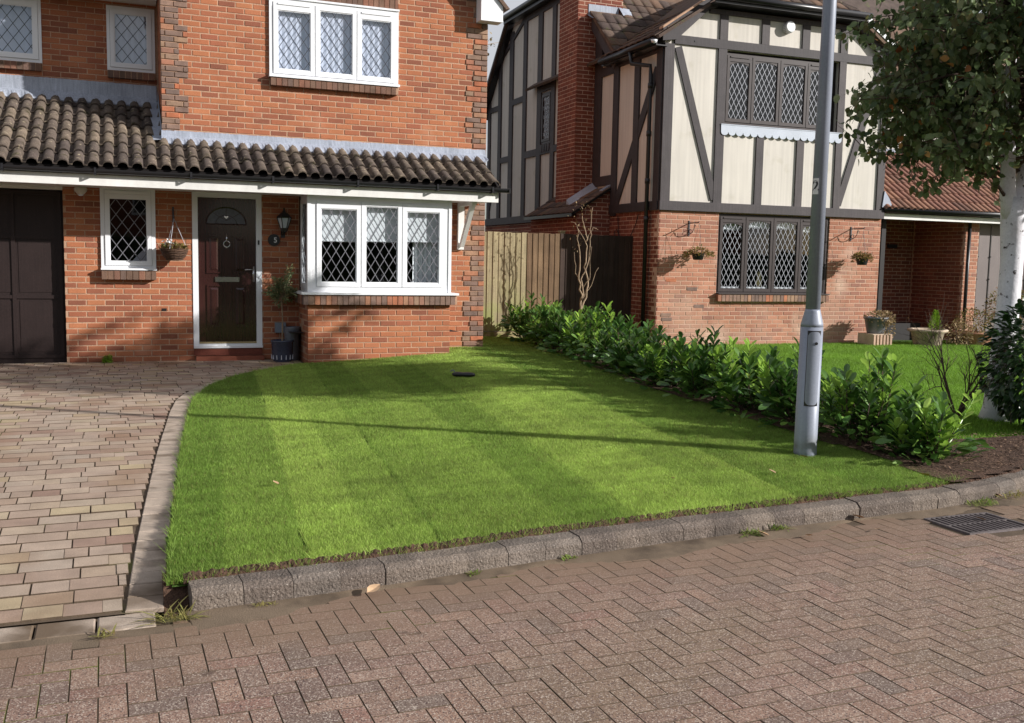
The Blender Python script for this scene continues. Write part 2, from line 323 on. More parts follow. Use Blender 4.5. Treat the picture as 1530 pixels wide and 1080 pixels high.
# brick unit (unit cube 0..1 with slight chamfered face)
def unit_brick():
    mb = MB(); c = .03; cz = .09
    # front at y=-1 .. back y=0 ; x 0..1 ; z 0..1
    back = [(0,0,0),(1,0,0),(1,0,1),(0,0,1)]; mid = [(0,-.85,0),(1,-.85,0),(1,-.85,1),(0,-.85,1)]; fr = [(c,-1,cz),(1-c,-1,cz),(1-c,-1,1-cz),(c,-1,1-cz)]
    mb.v = back+mid+fr
    for k in range(4):
        a, b_ = k, (k+1) % 4
        mb.f.append((a, b_, 4+b_, 4+a)); mb.f.append((4+a, 4+b_, 8+b_, 8+a))
    mb.f.append((8,9,10,11))
    return mb
UB = unit_brick(); 
def brick_rows(u0, u1, z0, z1, holes, phase=0, top=None, L=.215, J=.01, Hh=.065, C=.075):
    k = 0; out = []
    while True:
        za = z0+k*C
        if za+Hh*.5 > z1: break
        zb = min(za+Hh, z1); zc = (za+zb)/2
        a0, a1 = u0, u1
        if top: a0, a1 = top(zc, a0, a1)
        iv = [(a0, a1)]
        for (h0, h1, hz0, hz1) in holes:
            if hz0 < zc < hz1:
                n = []
                for (a, b) in iv:
                    if h1 <= a or h0 >= b: n.append((a, b)); continue
                    if h0 > a: n.append((a, h0))
                    if h1 < b: n.append((h1, b))
                iv = n
        off = phase+(k % 2)*(L+J)/2
        i = math.floor((u0-off)/(L+J))-1
        while off+i*(L+J) < u1:
            a = off+i*(L+J); b = a+L
            for (x, y) in iv:
                p, q = max(a, x), min(b, y)
                if q-p > .03: out.append((p, q, za, zb))
            i += 1
        k += 1
    return out
def brick_matrix(F, u0, u1, z0, z1, d=.0, dep=.03):
    jit = RNG.uniform(-.0015, .002)
    o = F.p(u0, d-dep+dep*0, z0)
    o = F.p(u0, d-dep+.0, z0)
    R = Matrix.Identity(4)
    x = F.u*(u1-u0); y = -F.n*(dep+jit); z = F.z*(z1-z0)
    tl = RNG.uniform(-.003, .003)
    x = x+F.n*tl*(u1-u0)
    R.col[0][:3] = x; R.col[1][:3] = y; R.col[2][:3] = z; R.col[3][:3] = o
    return R
def add_unit(mb, M4):
    i = len(mb.v)
    for v in UB.v: mb.v.append(tuple(M4 @ Vector(v)))
    for f in UB.f: mb.f.append(tuple(i+a for a in f))
def slab_holes(mb, F, u0, u1, z0, z1, holes, d0, d1):
    us = sorted({u0, u1, *[min(max(h[k], u0), u1) for h in holes for k in (0, 1)]}); zs = sorted({z0, z1, *[min(max(h[k], z0), z1) for h in holes for k in (2, 3)]})
    for a, b in zip(us, us[1:]):
        run = None
        for c, d in zip(zs, zs[1:]):
            mu, mz = (a+b)/2, (c+d)/2
            solid = not any(h[0] < mu < h[1] and h[2] < mz < h[3] for h in holes)
            if solid and b-a > 1e-4: mb.box(F, a, b, d0, d1, c, d)
BRICK_POOL = []       # (distance, matrix, mat, parent) for the house in the foreground

# tile
def tile_mesh(wd, ln, prof, th, name):
    mb = MB(); n = len(prof)
    # x across, y up the slope, z out
    for y, dz in ((0, th), (ln, 0)):
        for (x, z) in prof: mb.v.append((x*wd, y, z+dz))
    for (x, z) in prof: mb.v.append((x*wd, 0, z+th-.016))
    for (x, z) in prof: mb.v.append((x*wd, ln*.3, z+th*.7-.016))
    for k in range(n-1):
        mb.f.append((k, k+1, n+k+1, n+k)); mb.f.append((2*n+k, 2*n+k+1, k+1, k)); mb.f.append((3*n+k, 3*n+k+1, 2*n+k+1, 2*n+k))
    mb.f.append((0, n, 3*n, 2*n)); mb.f.append((n-1, 2*n-1, 4*n-1, 3*n-1))
    me = mb.mesh(name); me.polygons.foreach_set('use_smooth', [k % 3 == 0 for k in range(3*(n-1))]+[False]*2)
    return me
def roll_prof(h=.05):
    pts = []
    for r in range(2):
        b = r*.5
        pts += [(b, 0), (b+.07, .002)]
        for k in range(1, 6):
            a = math.pi*k/6; pts.append((b+.07+.36*(1-math.cos(a))/2, h*math.sin(a)**.8))
        pts += [(b+.43, .002)]
    pts.append((1.0, 0))
    return pts
def lay_tiles(parent, me, m, O, across, upv, cols, rows, wd, gauge, keep=None, name='tile', scatter=.004, stagger=False):
    across = Vector(across).normalized(); upv = Vector(upv).normalized(); nrm = across.cross(upv)
    if nrm.z < 0: nrm = -nrm
    n = 0
    for r in range(rows):
        for c in range(cols):
            x = c*wd + (wd/2 if stagger and r % 2 else 0); y = r*gauge
            if keep and not keep(x+wd/2, y+gauge/2): continue
            o = Vector(O)+across*(x+RNG.uniform(-.002, .002))+upv*(y+RNG.uniform(-scatter, scatter))+nrm*RNG.uniform(0, scatter)
            M4 = Matrix.Identity(4); M4.col[0][:3] = across; M4.col[1][:3] = upv; M4.col[2][:3] = nrm; M4.col[3][:3] = o
            M4 = M4 @ Matrix.Rotation(RNG.uniform(-.006, .006), 4, 'Z')
            mesh_obj(name, me, m, parent, M4); n += 1
    return n

# windows
def clip_line(p, d, r):
    t0, t1 = -1e9, 1e9
    for k, (lo, hi) in enumerate(((r[0], r[1]), (r[2], r[3]))):
        if abs(d[k]) < 1e-9:
            if not lo < p[k] < hi: return None
        else:
            a, b = (lo-p[k])/d[k], (hi-p[k])/d[k]
            if a > b: a, b = b, a
            t0 = max(t0, a); t1 = min(t1, b)
    return (t0, t1) if t1-t0 > .01 else None
def lattice(F, r, dw, dh, wdt, d0, d1, mt, parent, ph=0.5):
    mb = MB(); s = math.hypot(dw, dh); W_, H_ = r[1]-r[0], r[3]-r[2]
    nn = int(W_/dw+H_/dh)+3
    for sg in (1, -1):
        for k in range(-nn, nn):
            p = (r[0]+(k+ph)*dw, r[2]); d = (dw/s, sg*dh/s)
            c = clip_line(p, d, r)
            if c:
                a = (p[0]+d[0]*c[0], p[1]+d[1]*c[0]); b = (p[0]+d[0]*c[1], p[1]+d[1]*c[1])
                e = .0004 if sg > 0 else 0
                mb.bar(F, a, b, wdt, d0, d1+e)
    return mb.build('lead_lattice', mt, parent)
def ring(mb, F, u0, u1, z0, z1, w, d0, d1, wb=None):
    wb = wb or w
    mb.box(F, u0, u0+w, d0, d1, z0, z1); mb.box(F, u1-w, u1, d0, d1, z0, z1)
    mb.box(F, u0+w, u1-w, d0, d1, z0, z0+wb); mb.box(F, u0+w, u1-w, d0, d1, z1-w, z1)
def window(house, F, u0, u1, z0, z1, splits, mfr, mcame, glass, d=-.04, fw_=.045, cw=.055, dia=(.13,.2), cwid=.008, back=None, room=True, arched=False, label=None, name='window', vent=(), rm=None, drop=0):
    mb = MB(); ring(mb, F, u0, u1, z0, z1, fw_, d-.05, d, wb=fw_+drop)
    wn = mb.build(name, mfr, house); 
    if label: wn['label'] = label
    es = [u0+fw_]+list(splits)+[u1-fw_]
    for k, (a, b) in enumerate(zip(es, es[1:])):
        mc = MB(); g = .006
        ca, cb, cz0, cz1 = a+(g if k else .003), b-(g if k < len(es)-2 else .003), z0+fw_+drop+.003, z1-fw_-.003
        hv = .05 if k in vent else 0
        ring(mc, F, ca, cb, cz0, cz1-hv, cw, d-.03, d+.014)
        # inner bead, slightly set back, gives the moulded edge
        ring(mc, F, ca+cw, cb-cw, cz0+cw, cz1-hv-cw, .012, d-.03, d+.004)
        if hv:
            mc.box(F, ca, cb, d-.03, d+.010, cz1-hv+.002, cz1); mc.box(F, ca+.06, cb-.06, d+.010, d+.022, cz1-hv+.016, cz1-.012)
        if arched:
            n = 8; pts = [(ca+cw+.012, cz1-hv-cw-.012)]
            for q in range(n+1):
                t = q/n; pts.append((ca+cw+.012+(cb-ca-2*cw-.024)*t, cz1-hv-cw-.012-.045*(1-math.sin(math.pi*t))))
            pts.append((cb-cw-.012, cz1-hv-cw-.012)); mc.prism(F, pts, d-.028, d+.0035)
        cs = mc.build('casement', mfr, wn)
        r = (ca+cw+.012, cb-cw-.012, cz0+cw+.012, cz1-hv-cw-.012)
        gm = MB(); gm.poly([F.p(r[0],d-.008,r[2]),F.p(r[1],d-.008,r[2]),F.p(r[1],d-.008,r[3]),F.p(r[0],d-.008,r[3])])
        gm.build('pane', glass, wn)
        lattice(F, r, dia[0], dia[1], cwid, d-.0078, d-.004, mcame, wn, ph=RNG.choice((.5,.45,.55)))
        if back: back(F, r, k, wn, d)
    if not splits == []:
        mm = MB()
        for s in splits: mm.box(F, s-.0055, s+.0055, d-.05, d-.006, z0+fw_, z1-fw_)
        mm.build('mullion', mfr, wn)
    if room:
        rb = MB(); D = d-1.6; e = .02; p = F.p; a, b, c, e2 = u0+e-.1, u1-e+.1, z0-.25, z1+.15
        dd = d-.055
        rb.poly([p(a,D,c),p(b,D,c),p(b,D,e2),p(a,D,e2)]); rb.poly([p(a,D,c),p(a,dd,c),p(a,dd,e2),p(a,D,e2)]); rb.poly([p(b,D,c),p(b,dd,c),p(b,dd,e2),p(b,D,e2)])
        rb.poly([p(a,D,c),p(b,D,c),p(b,dd,c),p(a,dd,c)]); rb.poly([p(a,D,e2),p(b,D,e2),p(b,dd,e2),p(a,dd,e2)])
        # wall return closing the room behind the frame
        rb.box(F, a, u0+.01, dd-.002, dd+.004, c, e2); rb.box(F, u1-.01, b, dd-.002, dd+.004, c, e2); rb.box(F, u0+.01, u1-.01, dd-.002, dd+.004, c, z0+.01); rb.box(F, u0+.01, u1-.01, dd-.002, dd+.004, z1-.01, e2)
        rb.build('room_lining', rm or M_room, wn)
    return wn
def soldier(parent, F, u0, u1, z0, z1, d0, d1, m, name='brick_sill', tilt=.012, brick='brick'):
    base = MB(); base.box(F, u0+.004, u1-.004, d0, d1-.008, z0+.004, z1-.006); sill = base.build(name, M_mortar, parent)
    u = u0; 
    while u < u1-.03:
        b = min(u+.065, u1); mb = MB(); j = RNG.uniform(-.003, .003)
        mb.hexa([F.p(u,d0,z0),F.p(b,d0,z0),F.p(b,d1+j,z0+0),F.p(u,d1+j,z0),F.p(u,d0,z1),F.p(b,d0,z1),F.p(b,d1+j,z1-tilt),F.p(u,d1+j,z1-tilt)])
        mb.build(brick, m, sill); u += .076
    return sill
def rand_rot(rng, tilt=math.pi):
    return Matrix.Rotation(rng.uniform(0, 2*math.pi), 3, 'Z') @ Matrix.Rotation(rng.uniform(-tilt, tilt), 3, 'X') @ Matrix.Rotation(rng.uniform(-tilt, tilt), 3, 'Y')
print('helpers ok')

# ================================================================= GROUND LEVELS
def lawn_z(x, y):
    t = min(max((y+9.1)/9.1, 0), 1.1)
    s = min(max((x-2.6)/2.8, 0), 1); s = s*s*(3-2*s)
    z0 = .015+.125*s
    if x > 6.2: z0 = .14+(-.10)*min((x-6.2)/2.2, 1)
    b = .03*math.sin(math.pi*min(max((y+9.2)/9, 0), 1))
    e = min(max((x-.85)/1.0, 0), 1)
    return -.080+(z0+.080)*t+b*e
def drive_z(x, y): return -.0125*max(0, -y) - .068*min(1, max(0, -y-7.5)/1.9)
KERB = [(.98,-9.385),(1.6,-9.335),(2.2,-9.265),(2.85,-9.17),(3.66,-9.085),(4.5,-9.01),(5.2,-8.965),(5.83,-8.93),(6.4,-8.84),(6.9,-8.71),(7.6,-8.42),(8.6,-7.95),(10,-7.25),(13,-5.7)]
EDGE = [(.86,-9.32),(.915,-8.4),(.995,-7.36),(1.08,-6.2),(1.165,-5.25),(1.25,-4.3),(1.345,-3.5),(1.55,-2.7),(1.83,-2.05),(2.25,-1.38),(2.72,-.82),(3.0,-.62)]
def interp(P, t):   # arc-length-ish param
    t = min(max(t, 0), len(P)-1-1e-6); i = int(t); f = t-i
    return (P[i][0]+(P[i+1][0]-P[i][0])*f, P[i][1]+(P[i+1][1]-P[i][1])*f)
def kerb_y(x):
    if x <= KERB[0][0]: return KERB[0][1]
    for a, b in zip(KERB, KERB[1:]):
        if a[0] <= x <= b[0]: return a[1]+(b[1]-a[1])*(x-a[0])/(b[0]-a[0])
    return KERB[-1][1]+(x-KERB[-1][0])*.5
def edge_x(y):
    if y <= EDGE[0][1]: return EDGE[0][0]
    for a, b in zip(EDGE, EDGE[1:]):
        if a[1] <= y <= b[1]: return a[0]+(b[0]-a[0])*(y-a[1])/(b[1]-a[1])
    return EDGE[-1][0]

mb = MB(); S = 260
mb.poly([(-S,-S,-.32),(S,-S,-.32),(S,S,-.32),(-S,S,-.32)])
mb.build('ground', M_earth, kind='structure')

# ================================================================= HOUSE IN THE FOREGROUND
F1 = Frame((0,0,0), (1,0,0), (0,-1,0))
FR = Frame((0,1.2,0), (1,0,0), (0,-1,0))
house = thing('brick_house', (2.5, 4, 0), 'orange-brick house with white windows and a brown tiled lean-to roof over door and bay', 'house')
Wh = MB()
doorH = (1.575, 2.485, .165, 2.4); winH = (.44, 1.112, 1.22, 2.34)
gabW = (2.60, 4.392, 3.857, 4.905)
bayH = (3.0, 4.93, .8, 2.34)
slab_holes(Wh, F1, 0, 5.745, -.3, 3.1, [doorH, winH, bayH, (-1,1.215,2.45,3.2)], -.25, -.004)
slab_holes(Wh, F1, 1.215, 5.745, 3.1, 5.1, [gabW], -.25, -.004)
Wh.prism(F1, [(1.215,5.1),(5.745,5.1),(3.48,7.3)], -.25, -.004)
slab_holes(Wh, FR, -5, 1.215, 3.3, 4.95, [(-1.8,-.27,3.988,4.83),(.55,1.178,3.976,4.85)], -.25, -.004)
# return between gable and recessed bedroom wall, and the far side wall
FS = Frame((1.215,0,0), (0,1,0), (-1,0,0)); Wh.box(FS, 0, 1.2, -.2, -.004, 2.8, 5.1)
FE = Frame((5.745,0,0), (0,1,0), (1,0,0)); Wh.box(FE, .25, 8, -.2, -.004, -.3, 5.1)
Wh.box(F1, -5, -2.4, -.25, -.004, -.3, 2.5)
wall = Wh.build('wall', M_mortar, house)
def q_edge(side):  # toothed brown quoin
    def f(z):
        k = int(math.floor((z-.15)/.225)); wide = (k % 2 == 0)
        return .335 if wide else .2225
    return f
qf = q_edge(1)
rows = brick_rows(0, 5.745, -.0, 3.15, [doorH, winH, (2.99, 5.0, -.1, 2.34), (-.1,1.21,2.36,3.2)], .03)
upr = brick_rows(1.215, 5.745, 3.15, 7.2, [(gabW[0], gabW[1], gabW[2]-.11, gabW[3]+.215)], .03,
     top=lambda z, a, b: (max(a, 3.48-(7.28-z)*1.03) if z > 5.05 else a, min(b, 3.48+(7.28-z)*1.03) if z > 5.05 else b))
pool = []
quo = MB()
for (a, b, za, zb) in rows+upr:
    z = (za+zb)/2
    qR = 5.745-qf(z); qL = 1.215+qf(z) if z > 3.0 else -9
    for (p, q, ism) in ((max(a, qL) if qL > 0 else a, min(b, qR), 0), (a, min(b, qL), 1), (max(a, qR), b, 1)):
        if q-p < .02: continue
        M4 = brick_matrix(F1, p+(.004 if ism and p > 3 and abs(p-qR) < .01 else 0), q, za, zb, d=.012 if ism else 0, dep=.04)
        if ism: add_unit(quo, M4)
        else: pool.append(((Vector(F1.p((p+q)/2, 0, z))-CAM).length, M4, M_brick))
quo.build('quoin', M_brickgrey, house, kind='stuff', label='toothed brown-grey quoin bricks down the corners of the gable')
for (a, b, za, zb) in brick_rows(-5, 1.2, 3.45, 4.95, [(-1.8,-.27,3.88,4.83),(.55,1.178,3.87,4.85)], .07):
    pool.append(((Vector(FR.p((a+b)/2, 0, za))-CAM).length+1, brick_matrix(FR, a, b, za, zb), M_brick))
for (a, b, za, zb) in brick_rows(0, 1.19, 3.0, 5.0, [], .02): pool.append((90, brick_matrix(FS, a, b, za, zb), M_brick))
for (a, b, za, zb) in brick_rows(0.01, 3.0, 0, 5.0, [], .02): pool.append((91, brick_matrix(FE, a, b, za, zb), M_brick))
# bay base
FB = Frame((0,-.7,0), (1,0,0), (0,-1,0)); FBL = Frame((2.995,0,0), (0,-1,0), (-1,0,0)); FBR = Frame((4.995,0,0), (0,-1,0), (1,0,0))
bb = MB(); bb.box(FB, 3.0, 4.99, -.2, -.004, -.3, .81); bb.box(FBL, 0, .6, -.2, -.001, -.3, .809); bb.box(FBR, 0, .6, -.2, -.001, -.3, .809)
bb.build('bay_base', M_mortar, house)
for (a, b, za, zb) in brick_rows(2.995, 4.995, -.02, .79, [], .05): pool.append(((Vector(FB.p((a+b)/2, 0, za))-CAM).length, brick_matrix(FB, a, b, za, zb), M_brick))
for Fq in (FBL, FBR):
    for (a, b, za, zb) in brick_rows(0, .69, -.02, .79, [], .05): pool.append((60, brick_matrix(Fq, a, b, za, zb), M_brick))
pool.sort(key=lambda t: t[0])
UBM = UB.mesh('brick')
UBM.materials.append(M_brick)
for dist, M4, m in pool[:296]: mesh_obj('brick', UBM, None, wall, M4)
rest = MB()
for dist, M4, m in pool[296:]: add_unit(rest, M4)
rest.build('brickwork', M_brick, wall, kind='stuff')
# a broken brick hole in the door wall
hb = MB(); hb.box(F1, 1.17, 1.235, -.01, .0025, .675, .71); hb.build('pipe_hole', M_roomdark, wall)
# step below the door
st = MB(); st.box(F1, 1.58, 2.48, -.2, .03, .07, .1650); st.build('door_step', M_brickdark, house)
st = MB(); st.box(F1, 1.6, 2.5, 0.0, .10, -.08, .062); st.build('tile_step', M_brickdark, house)

# windows of the foreground house
def back_small(F, r, k, wn, d):
    m = MB(); m.prism(F, [(r[0]+.22,r[2]-.05),(r[1]+.1,r[2]-.05),(r[1]+.1,r[2]+.3)], d-.34, d-.32); m.build('folded_curtain', M_net, wn)
window(house, F1, .44, 1.112, 1.222, 2.30, [], M_white, M_came, G_dark, d=.03, fw_=.05, cw=.05, dia=(.147,.2), cwid=.009, back=back_small, vent=(0,), label='small white window left of the front door', drop=.0)
soldier(house, F1, .443, 1.108, 1.092, 1.215, -.02, .1, M_bricksill)
ms = MB(); ms.box(F1, .435, 1.118, .0, .115, 1.2155, 1.24); ms.build('window_sill', M_white, house)
def back_net(F, r, k, wn, d):
    m = MB(); n = 14
    for i in range(n):
        a = r[0]-.06+(r[1]-r[0]+.12)*i/n; b = r[0]-.06+(r[1]-r[0]+.12)*(i+1)/n
        m.poly([F.p(a,d-.065-.008*(i%2),r[2]-.06),F.p(b,d-.065-.008*((i+1)%2),r[2]-.06),F.p(b,d-.065-.008*((i+1)%2),r[3]+.08),F.p(a,d-.065-.008*(i%2),r[3]+.08)])
    m.build('net_curtain', M_net, wn)
window(house, F1, 2.60, 4.392, 3.857, 4.905, [3.215,3.795], M_white, M_camed, G_up, d=.035, fw_=.05, cw=.055, dia=(.133,.19), cwid=.008, back=back_net, vent=(0,2), label='three-light white window in the brick gable')
ms = MB(); ms.box(F1, 2.59, 4.402, 0, .10, 3.852, 3.885); ms.build('window_sill', M_white, house)
ms = MB(); ms.box(F1, 2.6, 4.40, 0, .055, 4.900, 4.925); ms.build('window_head', M_white, house)
soldier(house, F1, 2.612, 4.388, 3.742, 3.850, -.02, .085, M_bricksill)
soldier(house, F1, 2.6, 4.39, 4.93, 5.14, -.02, .006, M_bricksill, name='brick_lintel', tilt=0)
window(house, FR, .55, 1.178, 3.976, 4.85, [], M_white, M_camed, G_up, d=.02, fw_=.04, cw=.055, dia=(.15,.19), cwid=.008, back=back_net, label='small white upstairs window tucked beside the gable')
soldier(house, FR, .56, 1.172, 3.866, 3.972, -.02, .08, M_bricksill)
window(house, FR, -1.8, -.27, 3.988, 4.83, [-1.05], M_white, M_camed, G_up, d=.02, fw_=.04, cw=.06, dia=(.14,.19), cwid=.008, back=back_net, label='wide white upstairs window at the left edge')
soldier(house, FR, -1.79, -.28, 3.876, 3.985, -.02, .08, M_bricksill)
ev = MB(); ev.box(FR, -5, 1.2, -.02, .42, 4.905, 4.93); ev.box(FR, -5, 1.2, .42, .445, 4.88, 5.03); ev.build('eaves_board', M_whitepaint, house)
ev = MB(); ev.tube([FR.p(-5,.5,5.02), FR.p(1.2,.5,5.02)], .055, 8); ev.build('upper_gutter', M_black, house)

# bay window
bw = MB(); zb, zt = .965, 2.30
by = .0
def back_bay(F, r, k, wn, d):
    m = MB(); z0_ = 1.655+(.01*k)
    m.box(F, r[0]-.05, r[1]+.05, d-.10, d-.095, z0_, r[3]+.06); m.tube([F.p(r[0]-.05,d-.098,z0_), F.p(r[1]+.05,d-.098,z0_)], .012, 6); m.build('roller_blind', M_blind, wn)
    if k == 2:
        m = MB(); n = 12
        a0, a1 = r[0]+.13, r[1]+.08
        for i in range(n):
            a = a0+(a1-a0)*i/n; b = a0+(a1-a0)*(i+1)/n
            m.poly([F.p(a,d-.18-.03*(i%2),r[2]-.1),F.p(b,d-.18-.03*((i+1)%2),r[2]-.1),F.p(b,d-.18-.03*((i+1)%2),r[3]+.05),F.p(a,d-.18-.03*(i%2),r[3]+.05)])
        m.build('curtain', M_blind, wn)
bwin = window(house, FB, 3.035, 4.955, .962, 2.265, [3.715,4.288], M_white, M_came, G_dark, d=-.0, fw_=.075, cw=.055, dia=(.126,.205), cwid=.009, back=back_bay, vent=(0,2), room=False, label='projecting three-light white bay window')
bwin2 = window(bwin.parent, FBL, .02, .64, .962, 2.265, [], M_white, M_came, G_dark, d=-.02, fw_=.05, cw=.05, dia=(.126,.205), cwid=.009, room=False, label='narrow side light of the bay', name='window')
window(bwin.parent, FBR, .02, .64, .962, 2.265, [], M_white, M_came, G_dark, d=-.02, fw_=.05, cw=.05, dia=(.126,.205), cwid=.009, room=False, label='narrow right side light of the bay', name='window')
cp = MB(); cp.box(FB, 2.99, 3.034, -.06, .012, .962, 2.27); cp.box(FB, 4.956, 5.0, -.06, .012, .962, 2.27); cp.build('corner_post', M_white, house)
ms = MB(); ms.box(FB, 2.895, 5.09, -.1, .11, .934, .964); ms.box(FBL, -.0, .6, -.05, .10, .9345, .9635); ms.box(FBR, 0, .6, -.05, .10, .9345, .9635); ms.build('window_sill', M_white, house)
soldier(house, FB, 2.925, 5.075, .80, .932, -.04, .085, M_brickgrey, name='brick_sill')
soldier(house, FBL, .02, .66, .80, .932, -.04, .07, M_brickgrey, name='brick_sill')
soldier(house, FBR, .02, .66, .80, .932, -.04, .07, M_brickgrey, name='brick_sill')
rm = MB(); p = F1.p
for Q in ([p(2.8,-2.2,.3),p(5.2,-2.2,.3),p(5.2,-2.2,2.6),p(2.8,-2.2,2.6)], [p(2.8,-2.2,.3),p(2.8,-.25,.3),p(2.8,-.25,2.6),p(2.8,-2.2,2.6)], [p(5.2,-2.2,.3),p(5.2,-.25,.3),p(5.2,-.25,2.6),p(5.2,-2.2,2.6)], [p(2.8,-2.2,.4),p(5.2,-2.2,.4),p(5.2,.5,.4),p(2.8,.5,.4)], [p(3.05,.66,.93),p(4.95,.66,.93),p(4.95,-.2,.93),p(3.05,-.2,.93)]):
    rm.poly(Q)
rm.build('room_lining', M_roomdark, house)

# front door
dr = MB(); dw0, dw1, dz0, dz1 = 1.575, 2.485, .168, 2.275
dr.box(F1, dw0, dw0+.072, -.08, .01, dz0, dz1); dr.box(F1, dw1-.075, dw1, -.08, .01, dz0, dz1); dr.box(F1, dw0+.072, dw1-.075, -.08, .01, dz1-.07, dz1); dr.box(F1, dw0+.072, dw1-.075, -.08, .02, dz0, dz0+.06); dr.box(F1, dw0+.0, dw1, .01, .045, dz0-.0, dz0+.03)
dfr = dr.build('door_frame', M_white, house)
th = MB(); th.box(F1, dw0+.075, dw1-.078, -.03, .012, dz0+.062, dz0+.085); th.build('threshold', mat('brass_sill', [H(190,170,130)], .35, metal=.6, noise=None, grain=None, bump=None), dfr)
door = MB(); a, b = dw0+.076, dw1-.079; door.box(F1, a, b, -.075, -.035, dz0+.087, dz1-.072); D0 = door.build('front_door', M_door, house, label='glossy dark brown front door with a half-round light')
def raised(F, u0, u1, z0, z1, dd, name, m, parent, w_=.022, h1=.014, h2=.009, inset=.04):
    k = MB(); ring(k, F, u0, u1, z0, z1, w_, dd, dd+h1)
    q = [(u0+inset,z0+inset),(u1-inset,z0+inset),(u1-inset,z1-inset),(u0+inset,z1-inset)]; q2 = [(u0+inset+.025,z0+inset+.025),(u1-inset-.025,z0+inset+.025),(u1-inset-.025,z1-inset-.025),(u0+inset+.025,z1-inset-.025)]
    k.hexa([F.p(u,dd,z) for u,z in q]+[F.p(u,dd+h2,z) for u,z in q2]); return k.build(name, m, parent)
for (u0,u1,z0,z1) in ((1.755,1.95,.445,1.03),(2.095,2.295,.445,1.03),(1.755,1.95,1.185,1.70),(2.095,2.295,1.185,1.70)): raised(F1, u0, u1, z0, z1, -.0352, 'door_panel', M_door, D0)
fan = MB(); C0 = (2.02, 1.853); pts = [(C0[0]+.262*math.cos(math.pi*t/20), C0[1]+.225*math.sin(math.pi*t/20)) for t in range(21)]
fan.prism(F1, pts, -.0345, -.030); fan.build('fanlight', mat('obscured_glass', [H(84,86,94)], .25, spec=.6, noise=(30,.15), grain=None, bump=(60,.5,.004)), D0)
fr_ = MB(); fr_.tube([F1.p(u,-.031,z) for u,z in pts+[pts[0]]], .010, 6); 
for t in (5,10,15): fr_.bar(F1, (C0[0],C0[1]+.05), (C0[0]+.25*math.cos(math.pi*t/20), C0[1]+.213*math.sin(math.pi*t/20)), .005, -.0298, -.027)
fr_.tube([F1.p(C0[0]+.14*math.cos(math.pi*t/12), -.028, C0[1]+.12*math.sin(math.pi*t/12)) for t in range(13)], .003, 5); fr_.build('fanlight_frame', M_door, D0)
ht = MB(); ht.prism(F1, [(2.02,1.925),(2.05,1.955),(2.04,1.968),(2.02,1.957),(2.0,1.968),(1.99,1.955)], -.0298,-.026); ht.build('heart_highlight', M_chrome, D0)  # highlight on the fanlight glass, made as a small bright heart piece
kn = MB(); kn.tube([F1.p(2.022+.042*math.cos(t*math.pi/8), -.018, 1.585+.042*math.sin(t*math.pi/8)) for t in range(17)], .008, 8); kn.tube([F1.p(2.022,-.03,1.74),F1.p(2.022,-.018,1.66),F1.p(2.022,-.018,1.625)], [.006,.014,.012], 8); kn.tube([F1.p(2.022,-.035,1.54),F1.p(2.022,-.012,1.54)], .014, 8); kn.build('door_knocker', M_chrome, D0, smooth=True)
lb = MB(); ring(lb, F1, 1.865, 2.185, 1.072, 1.138, .012, -.0348, -.020); lb.box(F1, 1.878, 2.172, -.0348, -.026, 1.085, 1.125); lb.build('letterbox', M_chrome, D0)
hd = MB(); hd.box(F1, 2.364, 2.390, -.0348, -.022, 1.075, 1.29); hd.tube([F1.p(2.377,-.03,1.242),F1.p(2.377,.02,1.242),F1.p(2.255,.022,1.242)], .009, 8); hd.build('door_handle', M_chrome, D0, smooth=True)
bl = MB(); bl.box(F1, 2.432, 2.452, .0102, .022, 1.585, 1.645); bl.build('door_bell', M_black, dfr)

# garage
gf = Frame((0,.12,0), (1,0,0), (0,-1,0))
gd = MB(); gd.box(gf, -2.4, -.0, -.05, 0, -.05, 2.215); GD = gd.build('garage_door', M_garage, house, label='dark brown panelled up-and-over garage door')
gb = MB()
for u in (-2.38,-1.86,-1.34,-.6-.5,-.62,-.075): gb.box(gf, u, u+.045, 0, .022, .06, 2.2)
gb.build('stile', M_garage, GD)
for z in (.06,.83,1.595,2.16):
    r_ = MB(); r_.box(gf, -2.4, -.03, .0, .018, z, z+.045); r_.build('rail', M_garage, GD)
for u in (-1.05,-.57):
    for z0,z1 in ((.12,.81),(.89,1.58),(1.66,2.14)):
        pn = MB(); pn.box(gf, u+.03, u+.46, 0, .006, z0+.02, z1-.01); pn.build('door_panel', M_garage, GD)
hl = MB(); hl.tube([gf.p(-.85,0,.98),gf.p(-.85,.03,.98)], .012, 8); hl.build('lock', M_chrome, GD)
lt = MB(); lt.box(F1, -2.4, -.0, -.2, -.01, 2.225, 2.33); lt.build('garage_lintel', M_whitepaint, house)
thr = MB(); thr.box(F1, -2.4, -.0, -.2, .03, -.06, -.012); thr.build('garage_threshold', M_kerb, house)
gi = MB(); gi.box(F1, -2.45, 0.0, -1.2, -.3, -.1, 2.3); gi.build('garage_interior', M_roomdark, house)

